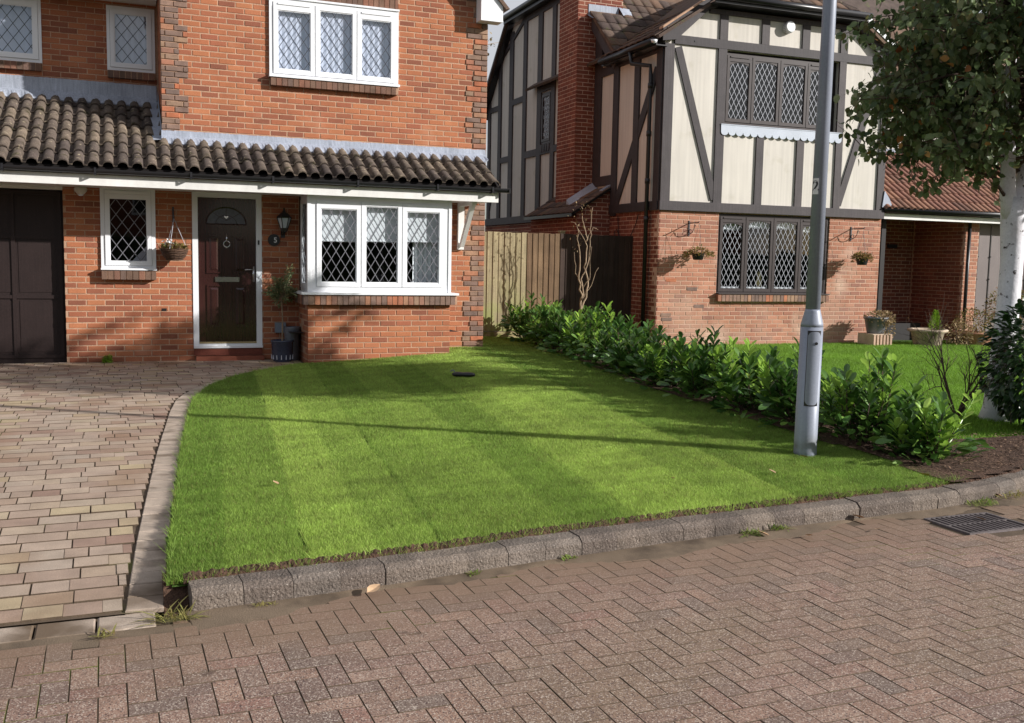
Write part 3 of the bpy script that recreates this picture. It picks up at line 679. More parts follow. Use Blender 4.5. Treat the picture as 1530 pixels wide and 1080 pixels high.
# lean-to roof
ye, ze, sl = .86, 2.462, .520
mt = MB()
nrm = Vector((0,-sl,1)).normalized(); upv = Vector((0,1,sl)).normalized()
def roofpt(x, y, off=0): # y world
    return Vector((x, y, ze+(y+ye)*sl))+nrm*off
def sheet(mb, x0, x1, y0, y1, o0, o1):
    mb.hexa([roofpt(x0,y0,o0),roofpt(x1,y0,o0),roofpt(x1,y1,o0),roofpt(x0,y1,o0),roofpt(x0,y0,o1),roofpt(x1,y0,o1),roofpt(x1,y1,o1),roofpt(x0,y1,o1)])
sheet(mt, -5, 1.2, -ye+.03, 1.2, -.05, -.012); sheet(mt, 1.2, 5.66, -ye+.03, -.0, -.05, -.012)
lean = mt.build('lean_to_roof', M_roomdark, house)
TW, TG = .335, .335
TM = tile_mesh(TW, .42, roll_prof(.060), .034, 'tile')
TM.materials.append(M_tile)
ncol = 26
lay_tiles(lean, TM, None, roofpt(5.665-ncol*TW, -ye, -.004), (1,0,0), upv, ncol, 7, TW, TG,
    keep=lambda x, y: not (5.665-ncol*TW+x > 1.25 and y > .95) and (5.665-ncol*TW+x > -2.2))
fl = MB()  # flashings: dressed over the rolls with a wavy lower edge
def flashing(mb, x0, x1, yw, zt, zb, reach):
    n = int((x1-x0)/.04); 
    cols = []
    for i in range(n+1):
        x = x0+(x1-x0)*i/n; wv = .5+.5*math.cos(2*math.pi*(x-(5.665-ncol*TW)-.084)/(TW/2))
        j = RNG.uniform(-.006,.006)
        yb = yw-reach+.018*wv+j*.4
        pb = roofpt(x, yb, .03+.040*wv)
        cols.append([Vector((x, yw-.012, zt+RNG.uniform(-.003,.003))), Vector((x, yw-.020-.003*RNG.random(), zb+.02)), Vector((x, yw-.045, zb-.004)), pb, pb-nrm*.02])
    i0 = len(mb.v)
    for c in cols: mb.v += [tuple(v) for v in c]
    for i in range(n):
        for k in range(4): a = i0+i*5+k; mb.f.append((a, a+5, a+6, a+1))
zt_r = roofpt(0,0).z
flashing(fl, 1.20, 5.735, 0, 3.06, zt_r+.06, .13); F_ = fl.build('lead_flashing', M_lead, house, smooth=False)
fl = MB(); flashing(fl, -5, 1.19, 1.2, roofpt(0,1.2).z+.27, roofpt(0,1.2).z+.075, .13); fl.build('lead_flashing', M_lead, house)
fl = MB()
for k in range(8):
    y0_, y1_ = 0-.1+k*1.25/8, -.1+(k+1)*1.25/8
    a, b = roofpt(1.2,y0_,.07), roofpt(1.2,y1_,.07)
    fl.poly([a+Vector((.004,0,.16)), b+Vector((.004,0,.16)), b, a]); fl.poly([a, b, b+Vector((-.11,0,-.015)), a+Vector((-.11,0,-.015))])
fl.build('lead_flashing', M_lead, house)
fa = MB(); fa.box(F1, -5, 5.635, .835, .86, 2.245, 2.375); fa.build('fascia', M_whitepaint, house, label='long white fascia board above door and bay')
sf = MB(); sf.box(F1, -5, 5.635, 0.0, .835, 2.268, 2.282); sf.build('soffit', M_whitepaint, house)
en = MB(); en.prism(Frame((5.61,0,0),(0,-1,0),(1,0,0)), [(0,2.29),(.835,2.29),(.835,2.43),(0,2.86)], 0, .022); en.build('verge_board', M_whitepaint, house)
gt = MB(); n = 10
for i in range(n):
    a0, a1 = math.pi+math.pi*i/n, math.pi+math.pi*(i+1)/n
    P = lambda a, r: (.915+r*math.cos(a), 2.435+r*math.sin(a))
    for (x0, x1) in ((-5, 5.76),):
        q = [P(a0,.055),P(a1,.055),P(a1,.050),P(a0,.050)]
        gt.hexa([F1.p(x0,d,z) for d,z in q]+[F1.p(x1,d,z) for d,z in q])
gt.box(F1, 5.755, 5.775, .855, .975, 2.375, 2.44)
g_ = gt.build('gutter', M_black, house, label='black half-round gutter along the lean-to eaves')
for x in (-.6,.4,1.5,2.5,3.6,4.7,5.5):
    k = MB(); k.box(F1, x, x+.025, .86, .978, 2.365, 2.385); k.box(F1, x, x+.025, .967, .978, 2.38, 2.45); k.build('gutter_clip', M_black, g_)
# gallows bracket
gk = MB(); gk.box(F1, 5.315, 5.405, .001, .055, 1.585, 2.267); gk.box(F1, 5.325, 5.395, .055, .62, 2.215, 2.267)
gk.hexa([F1.p(5.33,.055,1.66),F1.p(5.39,.055,1.66),F1.p(5.39,.11,1.62),F1.p(5.33,.11,1.62),F1.p(5.33,.50,2.215),F1.p(5.39,.50,2.215),F1.p(5.39,.60,2.215),F1.p(5.33,.60,2.215)])
gk.build('gallows_bracket', M_whitepaint, house)
# gable verge
vg = MB()
for sgn in (1, -1):
    X = lambda u: 3.48+sgn*(u-3.48)
    vg.prism(F1, [(X(5.56),4.87),(X(5.895),4.87),(X(5.895),5.10),(X(5.85),5.14),(X(3.48),7.62),(X(3.48),7.38),(X(5.56),5.18)], .20, .225)
    vg.prism(F1, [(X(5.56),4.872),(X(5.893),4.872),(X(5.893),5.10),(X(5.56),5.44)], 0.012, .20)
vg.build('barge_board', M_white, house, label='boxed white barge board of the brick gable')
gr = MB()
for sgn in (1, -1):
    X = lambda u: 3.48+sgn*(u-3.48)
    gr.prism(F1, [(X(5.99),5.06),(X(3.48),7.72),(X(3.48),7.66),(X(5.93),5.05)], -7.5, .26)
gr.build('gable_roof', M_tiled, house)
bk = MB(); bk.box(F1, -5, 1.2, -8, -1.5, -.3, 4.9); bk.box(F1, 1.25, 5.5, -8, -2.3, -.3, 5.0); bk.prism(F1, [(-5,4.95),(1.1,4.95),(1.1,7)], -8, -1.6); bk.build('rear_body', M_roomdark, house)

# things fixed to or standing by the foreground house
t = thing('wall_lantern', (2.772, -.02, 1.9), 'black carriage lantern with clear panes on the brick wall right of the front door', 'lantern')
m = MB(); fz = F1
m.lathe((2.772,-.13,1.9), [(.02,-.145),(.045,-.12),(.052,-.08)], 6); m.lathe((2.772,-.13,1.9), [(.098,.055),(.102,.07),(.05,.12),(.03,.135),(.012,.17),(.016,.18),(.004,.20)], 6)
m.tube([(2.772,0,1.74),(2.772,-.03,1.74),(2.772,-.13,1.765)], [.02,.014,.014], 8); m.box(fz, 2.745, 2.80, 0, .015, 1.69, 1.85); m.build('lantern_body', M_black, t)
m = MB()
for k in range(6):
    a = 2*math.pi*k/6; m.tube([(2.772+.052*math.cos(a), -.13+.052*math.sin(a), 1.82), (2.772+.096*math.cos(a), -.13+.096*math.sin(a), 1.956)], .006, 5)
m.build('glazing_bar', M_black, t)
m = MB(); m.lathe((2.772,-.13,1.9), [(.048,-.078),(.09,.054)], 6); m.build('lantern_pane', mat('lantern_glass', [H(196,204,212)], .15, spec=.6, noise=None, grain=None, bump=None), t)
t = thing('number_plaque', (2.65, -.01, 1.655), 'round black house number plaque with a white 5 beside the door', 'sign')
m = MB(); m.tube([F1.p(2.65,.004,1.655),F1.p(2.65,.022,1.655)], [.083,.079], 28); m.build('plaque_disc', M_black, t)
def text(body, size, F, u, d, z, mt, parent, ext=.0015, bold=0.0):
    cu = bpy.data.curves.new('lettering', 'FONT'); cu.body = body; cu.size = size; cu.extrude = ext; cu.offset = bold; cu.align_x = 'CENTER'; cu.align_y = 'CENTER'
    ob = bpy.data.objects.new('tmp', cu); COL.objects.link(ob)
    dg = bpy.context.evaluated_depsgraph_get(); me = bpy.data.meshes.new_from_object(ob.evaluated_get(dg)); bpy.data.objects.remove(ob)
    M4 = Matrix.Identity(4); M4.col[0][:3] = F.u; M4.col[1][:3] = F.z; M4.col[2][:3] = F.n; M4.col[3][:3] = F.p(u,d,z)
    me.materials.clear(); me.materials.append(mt)
    return mesh_obj('lettering', me, mt, parent, M4)
text('5', .10, F1, 2.668, .0235, 1.652, M_white, t, bold=.001)
t = thing('security_light', (.215, -.06, 2.25), 'small cream motion sensor light under the white fascia above the garage pier', 'sensor light')
m = MB(); m.tube([F1.p(.215,.001,2.245),F1.p(.215,.03,2.245)], .05, 16); m.lathe((.215,-.08,2.2), [(.02,-.035),(.045,-.02),(.075,.015),(.08,.045),(.06,.07)], 16); m.build('sensor_body', M_cream, t, smooth=True)
m = MB(); m.lathe((.215,-.08,2.165), [(.02,-.012),(.034,.0),(.036,.012)], 12); m.build('sensor_dome', M_net, t)
mb = MB(); mb.box(F1, 2.655, 2.80, .001, .07, .375, .515); props(mb.build('meter_box', M_greybox), 'small grey plastic box low on the wall behind the potted olive', 'utility box')

def leaf_template(L, Wd, n=3, fold=.25, bend=.15):
    """pointed oval leaf lying along +Y, midrib folded; returns verts, faces"""
    v = [(0,0,0)]; f = []
    ring_ = []
    for i in range(1, n+1):
        t = i/(n+1); w_ = Wd*.5*math.sin(math.pi*t**.85)**.8; z = -bend*L*t*t
        v += [(-w_, L*t, z+fold*w_), (0, L*t, z), (w_, L*t, z+fold*w_)]
    v.append((0, L, -bend*L))
    f += [(0,2,1),(0,3,2)]
    for i in range(n-1):
        a = 1+3*i; f += [(a,a+1,a+4,a+3),(a+1,a+2,a+5,a+4)]
    a = 1+3*(n-1); e = len(v)-1; f += [(a,a+1,e),(a+1,a+2,e)]
    return v, f
def mesh_from_template(tv, tf, mats):
    tv = np.array(tv, dtype=np.float32); R = np.array([[list(r[:3]) for r in M4[:3]] for M4 in [list(map(list, m)) for m in mats]], dtype=np.float32)
    T = np.array([[m[0][3], m[1][3], m[2][3]] for m in mats], dtype=np.float32)
    V = np.einsum('nij,kj->nki', R, tv)+T[:, None, :]
    nv = len(tv); F_ = []
    me = bpy.data.meshes.new('leaves')
    n = len(mats); loops = np.concatenate([np.array(f) for f in tf]); sizes = np.array([len(f) for f in tf])
    allv = (loops[None, :]+np.arange(n)[:, None]*nv).ravel().astype(np.int32); alls = np.tile(sizes, n)
    me.vertices.add(n*nv); me.vertices.foreach_set('co', V.ravel())
    me.loops.add(len(allv)); me.loops.foreach_set('vertex_index', allv)
    me.polygons.add(len(alls)); st_ = np.concatenate([[0], np.cumsum(alls)[:-1]]).astype(np.int32)
    me.polygons.foreach_set('loop_start', st_)
    try: me.polygons.foreach_set('loop_total', alls.astype(np.int32))
    except Exception: pass
    me.update(calc_edges=True); me.validate(); return me
def orient(pos, direction, roll, scale=1.0):
    y = Vector(direction).normalized(); x = y.cross(Vector((0,0,1)))
    if x.length < 1e-3: x = Vector((1,0,0))
    x.normalize(); z = x.cross(y)
    M4 = Matrix.Identity(4); M4.col[0][:3] = x; M4.col[1][:3] = y; M4.col[2][:3] = z
    M4 = M4 @ Matrix.Rotation(roll, 4, 'Y'); M4 = M4 @ Matrix.Scale(scale, 4); M4.col[3][:3] = pos; M4[3][3] = 1
    return M4
def foliage(parent, name, tmpl, mats, m, singles=0):
    """leaves nearest the camera are objects of their own, the rest one mesh"""
    tv, tf = tmpl
    mats = sorted(mats, key=lambda q: (q.translation-CAM).length)
    if singles:
        me = bpy.data.meshes.new('leaf'); me.from_pydata(tv, [], tf); me.materials.append(m)
        for q in mats[:singles]: mesh_obj('leaf', me, None, parent, q)
    me = mesh_from_template(tv, tf, mats[singles:])
    o = mesh_obj(name, me, m, parent); o['kind'] = 'stuff'
    return o
def rdir(rng):
    z = rng.uniform(-1, 1); a = rng.uniform(0, 2*math.pi); r = math.sqrt(1-z*z)
    return Vector((r*math.cos(a), r*math.sin(a), z))

def basket(loc, label, group, style):
    rng = random.Random(hash(style) % 999 if False else {'wicker':1,'plain':2,'round':3}[style])
    x, y, z = loc
    t = thing('hanging_basket', (x, y, z), label, 'hanging basket', group)
    if style == 'wicker':
        m = MB(); m.lathe((x,y,z), [(.05,-.15),(.10,-.135),(.145,-.09),(.165,-.03),(.172,0),(.155,.0),(.13,-.02)], 22)
        for k in range(7):
            zz = -.135+k*.022; r = .105+.064*math.sin(min(1, k/6)*math.pi/2)
            m.tube([(x+r*math.cos(a*math.pi/12)*(1+.02*(a%2)), y+r*math.sin(a*math.pi/12)*(1+.02*((a+k)%2)), z+zz+.004*math.sin(a*1.7)) for a in range(25)], .008, 5)
        m.build('bowl', M_wicker, t)
        m = MB()
        for a in (.2, 2.2, 4.3): m.tube([(x+.165*math.cos(a), y+.165*math.sin(a), z), (x, y, z+.40)], .0035, 5)
        m.build('hanging_chain', M_camew, t)
        m = MB(); m.tube([(x,-.0,z+.50),(x,-.02,z+.50),(x,-.05,z+.44),(x,y-.0,z+.44),(x,y,z+.40)], .008, 6); m.box(F1, x-.012, x+.012, .001, .012, z+.36, z+.56); m.tube([(x,-.01,z+.38),(x,-.07,z+.36),(x,-.12,z+.40)], .006, 6); m.build('wall_hook', M_iron, t)
        tm = leaf_template(.05,.03,2); ms = []
        for k in range(420):
            a = rng.uniform(0,6.28); r = .15*math.sqrt(rng.random()); h = rng.uniform(0,.11)*(1-r/.22)
            d = Vector((math.cos(a)*r*4, math.sin(a)*r*4, .8+rng.uniform(-.5,.5)))
            ms.append(orient((x+r*math.cos(a), y+r*math.sin(a), z+h-.01), d, rng.uniform(-1,1), rng.uniform(.6,1.2)))
        foliage(t, 'planting', tm, ms, M_mix)
        ms = [orient((x-.08+rng.uniform(-.06,.05), y-.05+rng.uniform(-.08,.05), z+.05+rng.uniform(0,.06)), rdir(rng)+Vector((0,-.5,.6)), 0, rng.uniform(.5,.9)) for k in range(50)]
        foliage(t, 'flowers', tm, ms, M_blind)
    else:
        m = MB()
        m.lathe((x,y,z), [(.07,-.12),(.085,-.11),(.115,-.0),(.12,0),(.105,0),(.1,-.02)], 18); m.build('bowl', M_black, t)
        m = MB()
        for a in (.5, 2.6, 4.7): m.tube([(x+.11*math.cos(a), y+.11*math.sin(a), z), (x, y, z+.50)], .002, 4)
        m.build('hanging_chain', M_iron, t)
        tm = leaf_template(.055,.028,2); ms = []
        wv = .24 if style == 'round' else .17
        for k in range(380):
            a = rng.uniform(0,6.28); r = wv*math.sqrt(rng.random()); h = rng.uniform(-.02,.12)*(1-r/.3)+ (-.08 if r > .14 else 0)*rng.random()
            d = Vector((math.cos(a)*r*5, math.sin(a)*r*5, .5+rng.uniform(-.7,.5)))
            ms.append(orient((x+r*math.cos(a), y+r*math.sin(a), z+h), d, rng.uniform(-1,1), rng.uniform(.6,1.2)))
        foliage(t, 'planting', tm, ms, M_mix)
    return t
basket((1.335, -.21, 1.50), 'wicker hanging basket of pale flowers between small window and front door', 'hanging baskets on the walls', 'wicker')

# potted olive and bucket
t = thing('potted_olive_tree', (2.72, -.26, 0), 'small standard olive tree in a blue-grey glazed pot beside the front door', 'potted tree')
m = MB(); m.lathe((2.72,-.26,0.0), [(.118,-.01),(.125,.005),(.14,.08),(.148,.26),(.158,.27),(.158,.29),(.142,.29),(.138,.255),(.02,.25)], 28); pt = m.build('pot', M_potblue, t, smooth=True)
m = MB()
for k in range(14):
    a = 2*math.pi*k/14; m.tube([(2.72+.142*math.cos(a), -.26+.142*math.sin(a), .03), (2.72+.146*math.cos(a), -.26+.146*math.sin(a), .09)], [.007,.003], 5)
m.build('pot_decoration', M_net, pt)
m = MB(); m.lathe((2.72,-.26,.0), [(.138,.26),(.137,.268)], 20); m.build('potting_soil', M_soil, t)
rng = random.Random(5)
m = MB(); m.tube([(2.72,-.26,.25),(2.725,-.262,.55),(2.718,-.258,.80),(2.72,-.26,.95)], [.013,.011,.010,.008], 7)
tips = []
for k in range(60):
    d = rdir(rng); d.z = abs(d.z)*1.0+.1 if rng.random() < .8 else d.z*.5; d.normalize(); L = rng.uniform(.16,.27)
    if k < 6: d = Vector((rng.uniform(.1,.6), rng.uniform(-.2,.2), 1)).normalized(); L = rng.uniform(.35,.50)
    p0 = Vector((2.72,-.26,rng.uniform(.84,.97))); p1 = p0+d*L
    m.tube([p0, p0+d*L*.5+rdir(rng)*.01, p1], [.004,.003,.0015], 4, cap=False); tips.append((p0, p1))
m.build('trunk', M_vine, t)
ms = []
for (a, b) in tips:
    for j in range(34):
        f = rng.uniform(.3,1.02); p_ = a.lerp(b, f); d = (b-a).normalized()+rdir(rng)*.9
        ms.append(orient(p_, d, rng.uniform(-1.5,1.5), rng.uniform(.7,1.2)))
foliage(t, 'crown', leaf_template(.048,.015,2), ms, M_olive, singles=0)
t = thing('metal_bucket', (2.93, -.13, 0), 'ribbed zinc bucket behind the olive pot in the corner of the bay', 'bucket')
m = MB(); pr = [(.085,-.01),(.088,.0)]
for k in range(12): pr.append((.088+.02*k/11+(.003 if k % 2 else 0), .02+.4*k/11))
pr += [(.115,.45),(.115,.462),(.103,.462),(.100,.43),(.09,.05)]
m.lathe((2.875,-.12,0), pr, 24); m.build('bucket_body', M_zinc, t, smooth=True)
m = MB(); rng = random.Random(3); ms = [orient((.485+rng.uniform(-.06,.06), -.10+rng.uniform(-.05,.05), .0+rng.uniform(0,.09)), rdir(rng)+Vector((0,0,.6)), 0, rng.uniform(.6,1.1)) for k in range(420)]
ms = [q for q in ms if (Vector(((q.translation.x-.485)/.075, (q.translation.y+.10)/.06, (q.translation.z-.01)/.085))).length < 1.05]
o = mesh_obj('rounded_weed', mesh_from_template(*leaf_template(.03,.018,2), ms), M_lime); props(o, 'small bright green rounded plant at the foot of the wall below the small window', 'plant')

# ================================================================= ROAD
TH = .0184; RX, RY = Vector((math.cos(TH), math.sin(TH), 0)), Vector((-math.sin(TH), math.cos(TH), 0))
def paver_unit(c=.045):
    mb = MB(); h = 1
    b0 = [(0,0,-1),(1,0,-1),(1,1,-1),(0,1,-1)]; b1 = [(0,0,-.1),(1,0,-.1),(1,1,-.1),(0,1,-.1)]
    mb.v = b0+b1; return mb
def paver_mesh(sx, sy, th=.05, ch=.006, name='paver'):
    mb = MB()
    def rect(i, z): return [(i,i,z),(sx-i,i,z),(sx-i,sy-i,z),(i,sy-i,z)]
    mb.v = rect(0,-th)+rect(0,-ch*.7)+rect(ch,0)
    for k in range(4):
        a, b = k, (k+1)%4
        mb.f += [(a,b,4+b,4+a),(4+a,4+b,8+b,8+a)]
    mb.f.append((8,9,10,11)); return mb
def two_mat(me, top, side):
    me.materials.clear(); me.materials.append(top); me.materials.append(side)
    n = len(me.polygons); me.polygons.foreach_set('material_index', [0 if k % 9 == 8 else 1 for k in range(n)])
def place(mbu, M4, mb):
    i = len(mb.v); mb.v += [tuple(M4 @ Vector(v)) for v in mbu.v]; mb.f += [tuple(i+a for a in f) for f in mbu.f]
road = MB(); n = 60; xs = [-6+22*i/n for i in range(n+1)]
for a, b in zip(xs, xs[1:]):
    ya = kerb_y(a)+.02 if a > .9 else -9.46; yb = kerb_y(b)+.02 if b > .9 else -9.46
    road.poly([(a,-40,-.2045),(b,-40,-.2045),(b,yb,-.2045),(a,ya,-.2045)])
road = road.build('road', M_sand, kind='structure')
road['label'] = 'red-brown herringbone block road'
PH = paver_mesh(.1968,.0968,.05,.0016); 
O = Vector((.296, -9.87, -.2))          # top-left corner of a laid block in the photograph
pl = []
for i in range(-60, 120):
    for j in range(-60, 20):
        k = (i-j) % 4
        if k == 0: o = O+RX*(.1*i)+RY*(.1*j-.1); vert = 0
        elif k == 3: o = O+RX*(.1*i)+RY*(.1*j-.1); vert = 1
        else: continue
        c = o+(RX*.1+RY*.05 if not vert else RX*.05+RY*.1)
        if not (-1.2 < c.x < 9.5 and c.y > -13.2): continue
        lim = kerb_y(c.x)-.04 if c.x > .93 else -9.60
        if c.y > lim or c.y < -12.9+0.0: continue
        if 5.50 < c.x < 6.14 and c.y > -9.52: continue
        # keep those the photograph shows
        v = c-CAM; fd = v.dot(fw)
        if fd < .5 or abs(v.dot(rt))/fd > .62: continue
        pl.append((fd, o, vert))
pl.sort(key=lambda t: t[0])
near = [q for q in pl if (q[1]-CAM).dot(fw) > 2.6 and abs((q[1]-CAM).dot(up)/(q[1]-CAM).dot(fw)) < .40]
ids = set(id(q) for q in near[:296])
PHm = PH.mesh('paver'); two_mat(PHm, M_road, M_sand)
rest = MB()
for q in pl:
    fd, o, vert = q
    M4 = Matrix.Identity(4)
    x, y = (RX, RY) if not vert else (RY, -RX)
    oo = o+Vector((0,0,RNG.uniform(-.0012,.0012))) + (RX*.0968 if vert else Vector((0,0,0)))+RX*.002+RY*.002
    tl = Vector((0,0,RNG.uniform(-.003,.003)))
    M4.col[0][:3] = x+tl; M4.col[1][:3] = y+Vector((0,0,RNG.uniform(-.005,.005))); M4.col[2][:3] = Vector((0,0,1)); M4.col[3][:3] = oo
    if id(q) in ids: mesh_obj('paver', PHm, None, road, M4)
    else: place(PH, M4, rest)
two_mat(rest.build('paving', M_road, road, kind='stuff').data, M_road, M_sand)
# silt against the kerb, a thin uneven sheet
sl_ = MB(); n = 260; 
for i in range(n):
    pass
cols = []
for i in range(n+1):
    x = .95+8.2*i/n; y = kerb_y(x); wv = .11+.07*math.sin(x*2.1)+.05*math.sin(x*5.7+1)+.03*RNG.random()
    cols.append([(x, y+.01, -.188), (x+.01, y-wv*.35, -.1925+.002*RNG.random()), (x+.02, y-wv*.75, -.1975+.0015*RNG.random()), (x+.03, y-wv, -.2025)])
i0 = 0
for c in cols: sl_.v += c
for i in range(n):
    for k in range(3): a = i*4+k; sl_.f.append((a, a+1, a+5, a+4))
i0 = len(sl_.v); n2 = 90
for i in range(n2+1):
    x = -3.0+4.05*i/n2; sl_.v += [(x, -9.50, -.1965), (x, -9.54-.01*RNG.random(), -.199), (x, -9.60-.05*abs(math.sin(x*2.3)), -.2025)]
for i in range(n2):
    for k in range(2): a = i0+i*3+k; sl_.f.append((a, a+1, a+4, a+3))
props(sl_.build('silt_drift', M_dirt, smooth=True), 'brown silt washed along the foot of the kerb', None, None, 'stuff')

# ---- kerb
kb = thing('kerb', (4, -9.1, -.2), 'low grey concrete kerb between the new lawn and the block road', 'kerb')
L_ = 0; pts = []
seg = []
for a, b in zip(KERB, KERB[1:]):
    seg.append((a, b, math.dist(a, b)))
tot = sum(s[2] for s in seg)
def kerb_at(s):
    for a, b, l in seg:
        if s <= l: return Vector((a[0]+(b[0]-a[0])*s/l, a[1]+(b[1]-a[1])*s/l, 0)), Vector((b[0]-a[0], b[1]-a[1], 0)).normalized()
        s -= l
    return Vector((*KERB[-1], 0)), Vector((b[0]-a[0], b[1]-a[1], 0)).normalized()
s = 0; i = 0
while s < tot-.2 and s < 9.5:
    p0, t0 = kerb_at(s+.001); p1, t1 = kerb_at(s+.230)
    m = MB(); dz = RNG.uniform(-.004,.004); dn = RNG.uniform(-.003,.003)
    def sec(p_, t_):
        nn = Vector((-t_.y, t_.x, 0)); q = lambda d, z: p_+nn*(d+dn)+Vector((0,0,z+dz))
        return [q(0,-.24), q(.0,-.125), q(.003,-.118), q(.030,-.095), q(.036,-.092), q(.145,-.088), q(.150,-.094), q(.15,-.24)]
    A, B = sec(p0, t0), sec(p1, t1); k0 = len(A)
    m.v = [tuple(v) for v in A+B]
    for k in range(k0): m.f.append((k, (k+1)%k0, k0+(k+1)%k0, k0+k))
    m.f.append(tuple(reversed(range(k0)))); m.f.append(tuple(range(k0, 2*k0)))
    m.build('kerb_stone', M_kerb, kb); s += .232; i += 1
# ---- driveway
dv = MB(); n = 24
ys = [-9.315+(9.4)*i/n for i in range(n+1)]
for a, b in zip(ys, ys[1:]):
    for x0, x1 in ((-5, -2), (-2, 0)): dv.poly([(x0,a,drive_z(0,a)-.009),(x1,a,drive_z(0,a)-.009),(x1,b,drive_z(0,b)-.009),(x0,b,drive_z(0,b)-.009)])
    dv.poly([(0,a,drive_z(0,a)-.009),(edge_x(a)+.02,a,drive_z(0,a)-.009),(edge_x(b)+.02,b,drive_z(0,b)-.009),(0,b,drive_z(0,b)-.009)])
drive = dv.build('driveway', M_sand, kind='structure'); drive['label'] = 'pale block-paved driveway'
UN = {}
rws = []
PP = np.array(EDGE)
y = -9.30; row = 0
THD = math.radians(1.2)
pl = []
rng = random.Random(11)
while y < -.04:
    x = -3.3+rng.uniform(0,.2)
    while True:
        wd = rng.choice((.165,.165,.22,.25,.12) if row % 2 else (.165,.22,.22,.25))
        yc = y+.078+math.tan(THD)*(x)
        ex = edge_x(yc)-.175
        if yc > -2.9: ex = edge_x(yc)-.05
        if x >= ex-.03: break
        w2 = min(wd, ex-x)
        if -.02 > yc: pl.append((x, y+math.tan(THD)*x, w2))
        x += wd
    y += .156; row += 1
vis = []
for (x, yy, w2) in pl:
    c = Vector((x+w2/2, yy+.08, drive_z(0,yy))); v = c-CAM; fd = v.dot(fw)
    if fd < 1 or v.dot(rt)/fd < -.60: continue
    vis.append((fd, x, yy, w2))
vis.sort(); rest = MB()
cache = {}
for n_, (fd, x, yy, w2) in enumerate(vis):
    z0 = drive_z(0, yy+.001); z1 = drive_z(0, yy+.15)
    key = round(w2, 2)
    if key not in cache:
        u = paver_mesh(max(key-.0055,.02), .1505, .05, .0012); cache[key] = (u, None)
    u, me = cache[key]
    M4 = Matrix.Identity(4); M4.col[0][:3] = (math.cos(THD), math.sin(THD), RNG.uniform(-.006,.006)); M4.col[1][:3] = (-math.sin(THD), math.cos(THD), (z1-z0)/.15+RNG.uniform(-.004,.004)); M4.col[3][:3] = (x+RNG.uniform(0,.002), yy+RNG.uniform(0,.002), z0+RNG.uniform(-.002,.0025))
    if n_ < 296:
        if me is None: me = u.mesh('paver'); two_mat(me, M_drive, M_sand); cache[key] = (u, me)
        mesh_obj('paver', me, None, drive, M4)
    else: place(u, M4, rest)
two_mat(rest.build('paving', M_drive, drive, kind='stuff').data, M_drive, M_sand)
# border blocks along the lawn edge, and the long setts across the mouth of the drive
bo = MB()
bthing = thing('border_edging', (.9, -6, -.1), 'curved row of pale edging blocks between drive and lawn', 'edging')
e_seg = [(a, b, math.dist(a, b)) for a, b in zip(EDGE, EDGE[1:])]; s = 0; tot = sum(q[2] for q in e_seg)
def edge_at(s):
    for a, b, l in e_seg:
        if s <= l: return Vector((a[0]+(b[0]-a[0])*s/l, a[1]+(b[1]-a[1])*s/l, 0)), Vector((b[0]-a[0], b[1]-a[1], 0)).normalized()
        s -= l
    return Vector((*EDGE[-1], 0)), Vector((.7,.5,0)).normalized()
while s < tot-.1:
    ln = .162 if s < 6 else .11
    p0, t0 = edge_at(s+.003); p1, t1 = edge_at(s+ln-.004); n0, n1 = Vector((-t0.y,t0.x,0)), Vector((-t1.y,t1.x,0))
    wdt = .165 if p0.y < -3.2 else max(.06, .165-.06*(p0.y+3.2))
    za, zb = drive_z(0,p0.y)+.004, drive_z(0,p1.y)+.004; dz = RNG.uniform(-.002,.002); m = MB(); c = .005
    Z = Vector((0,0,1))
    m.hexa([p0-Z*.2+n0*wdt, p0-Z*.2+n0*.0, p1-Z*.2+n1*.0, p1-Z*.2+n1*wdt, p0+Z*(za-c+dz)+n0*wdt, p0+Z*(za-c+dz), p1+Z*(zb-c+dz), p1+Z*(zb-c+dz)+n1*wdt])
    f0 = m.f.pop(1); 
    i = len(m.v); T0, T1 = (t0*c), (t1*c)
    m.v += [tuple(q) for q in (p0+Z*(za+dz)+n0*(wdt-c)+T0, p0+Z*(za+dz)+n0*c+T0, p1+Z*(zb+dz)+n1*c-T1, p1+Z*(zb+dz)+n1*(wdt-c)-T1)]
    m.f += [(i,i+1,i+2,i+3),(4,5,i+1,i),(5,6,i+2,i+1),(6,7,i+3,i+2),(7,4,i,i+3)]
    m.build('edging_block', M_border, bthing); s += ln
x = .83
while x > -2.6:
    ln = .248; m = paver_mesh(ln-.008, .185, .08, .008); M4 = Matrix.Identity(4)
    M4.col[0][:3] = (math.cos(.01), math.sin(.01), RNG.uniform(-.01,.01)); M4.col[3][:3] = (x-ln, -9.505+RNG.uniform(-.003,.003), -.192+RNG.uniform(-.002,.002))
    me = m.mesh('sett'); mesh_obj('sett', me, M_border, bthing, M4); x -= ln

# ---- lawns
def ground_patch(name, xs, ys, zf, inside, m, off=-.03):
    mb = MB(); idx = {}
    for i, x in enumerate(xs):
        for j, y in enumerate(ys):
            idx[i, j] = len(mb.v); mb.v.append((x, y, zf(x, y)+off+.004*math.sin(x*7)*math.cos(y*6)))
    for i in range(len(xs)-1):
        for j in range(len(ys)-1):
            if inside((xs[i]+xs[i+1])/2, (ys[j]+ys[j+1])/2): mb.f.append((idx[i,j], idx[i+1,j], idx[i+1,j+1], idx[i,j+1]))
    return mb.build(name, m, smooth=True, kind='structure')
def ins_lawn(x, y):
    if x < edge_x(y)+.0: return False
    if y < kerb_y(x)+.16: return False
    if y > -.72 and x < 5.02: return False
    if y > -.01 and x < 5.76: return False
    if y > 1.70: return False
    return True
def hedge_x(y): return 6.22+max(0, (y+4))*.15+.02*math.sin(y*3)
xs = list(np.arange(.8, 7.6, .05)); ys = list(np.arange(-9.4, 1.75, .05))
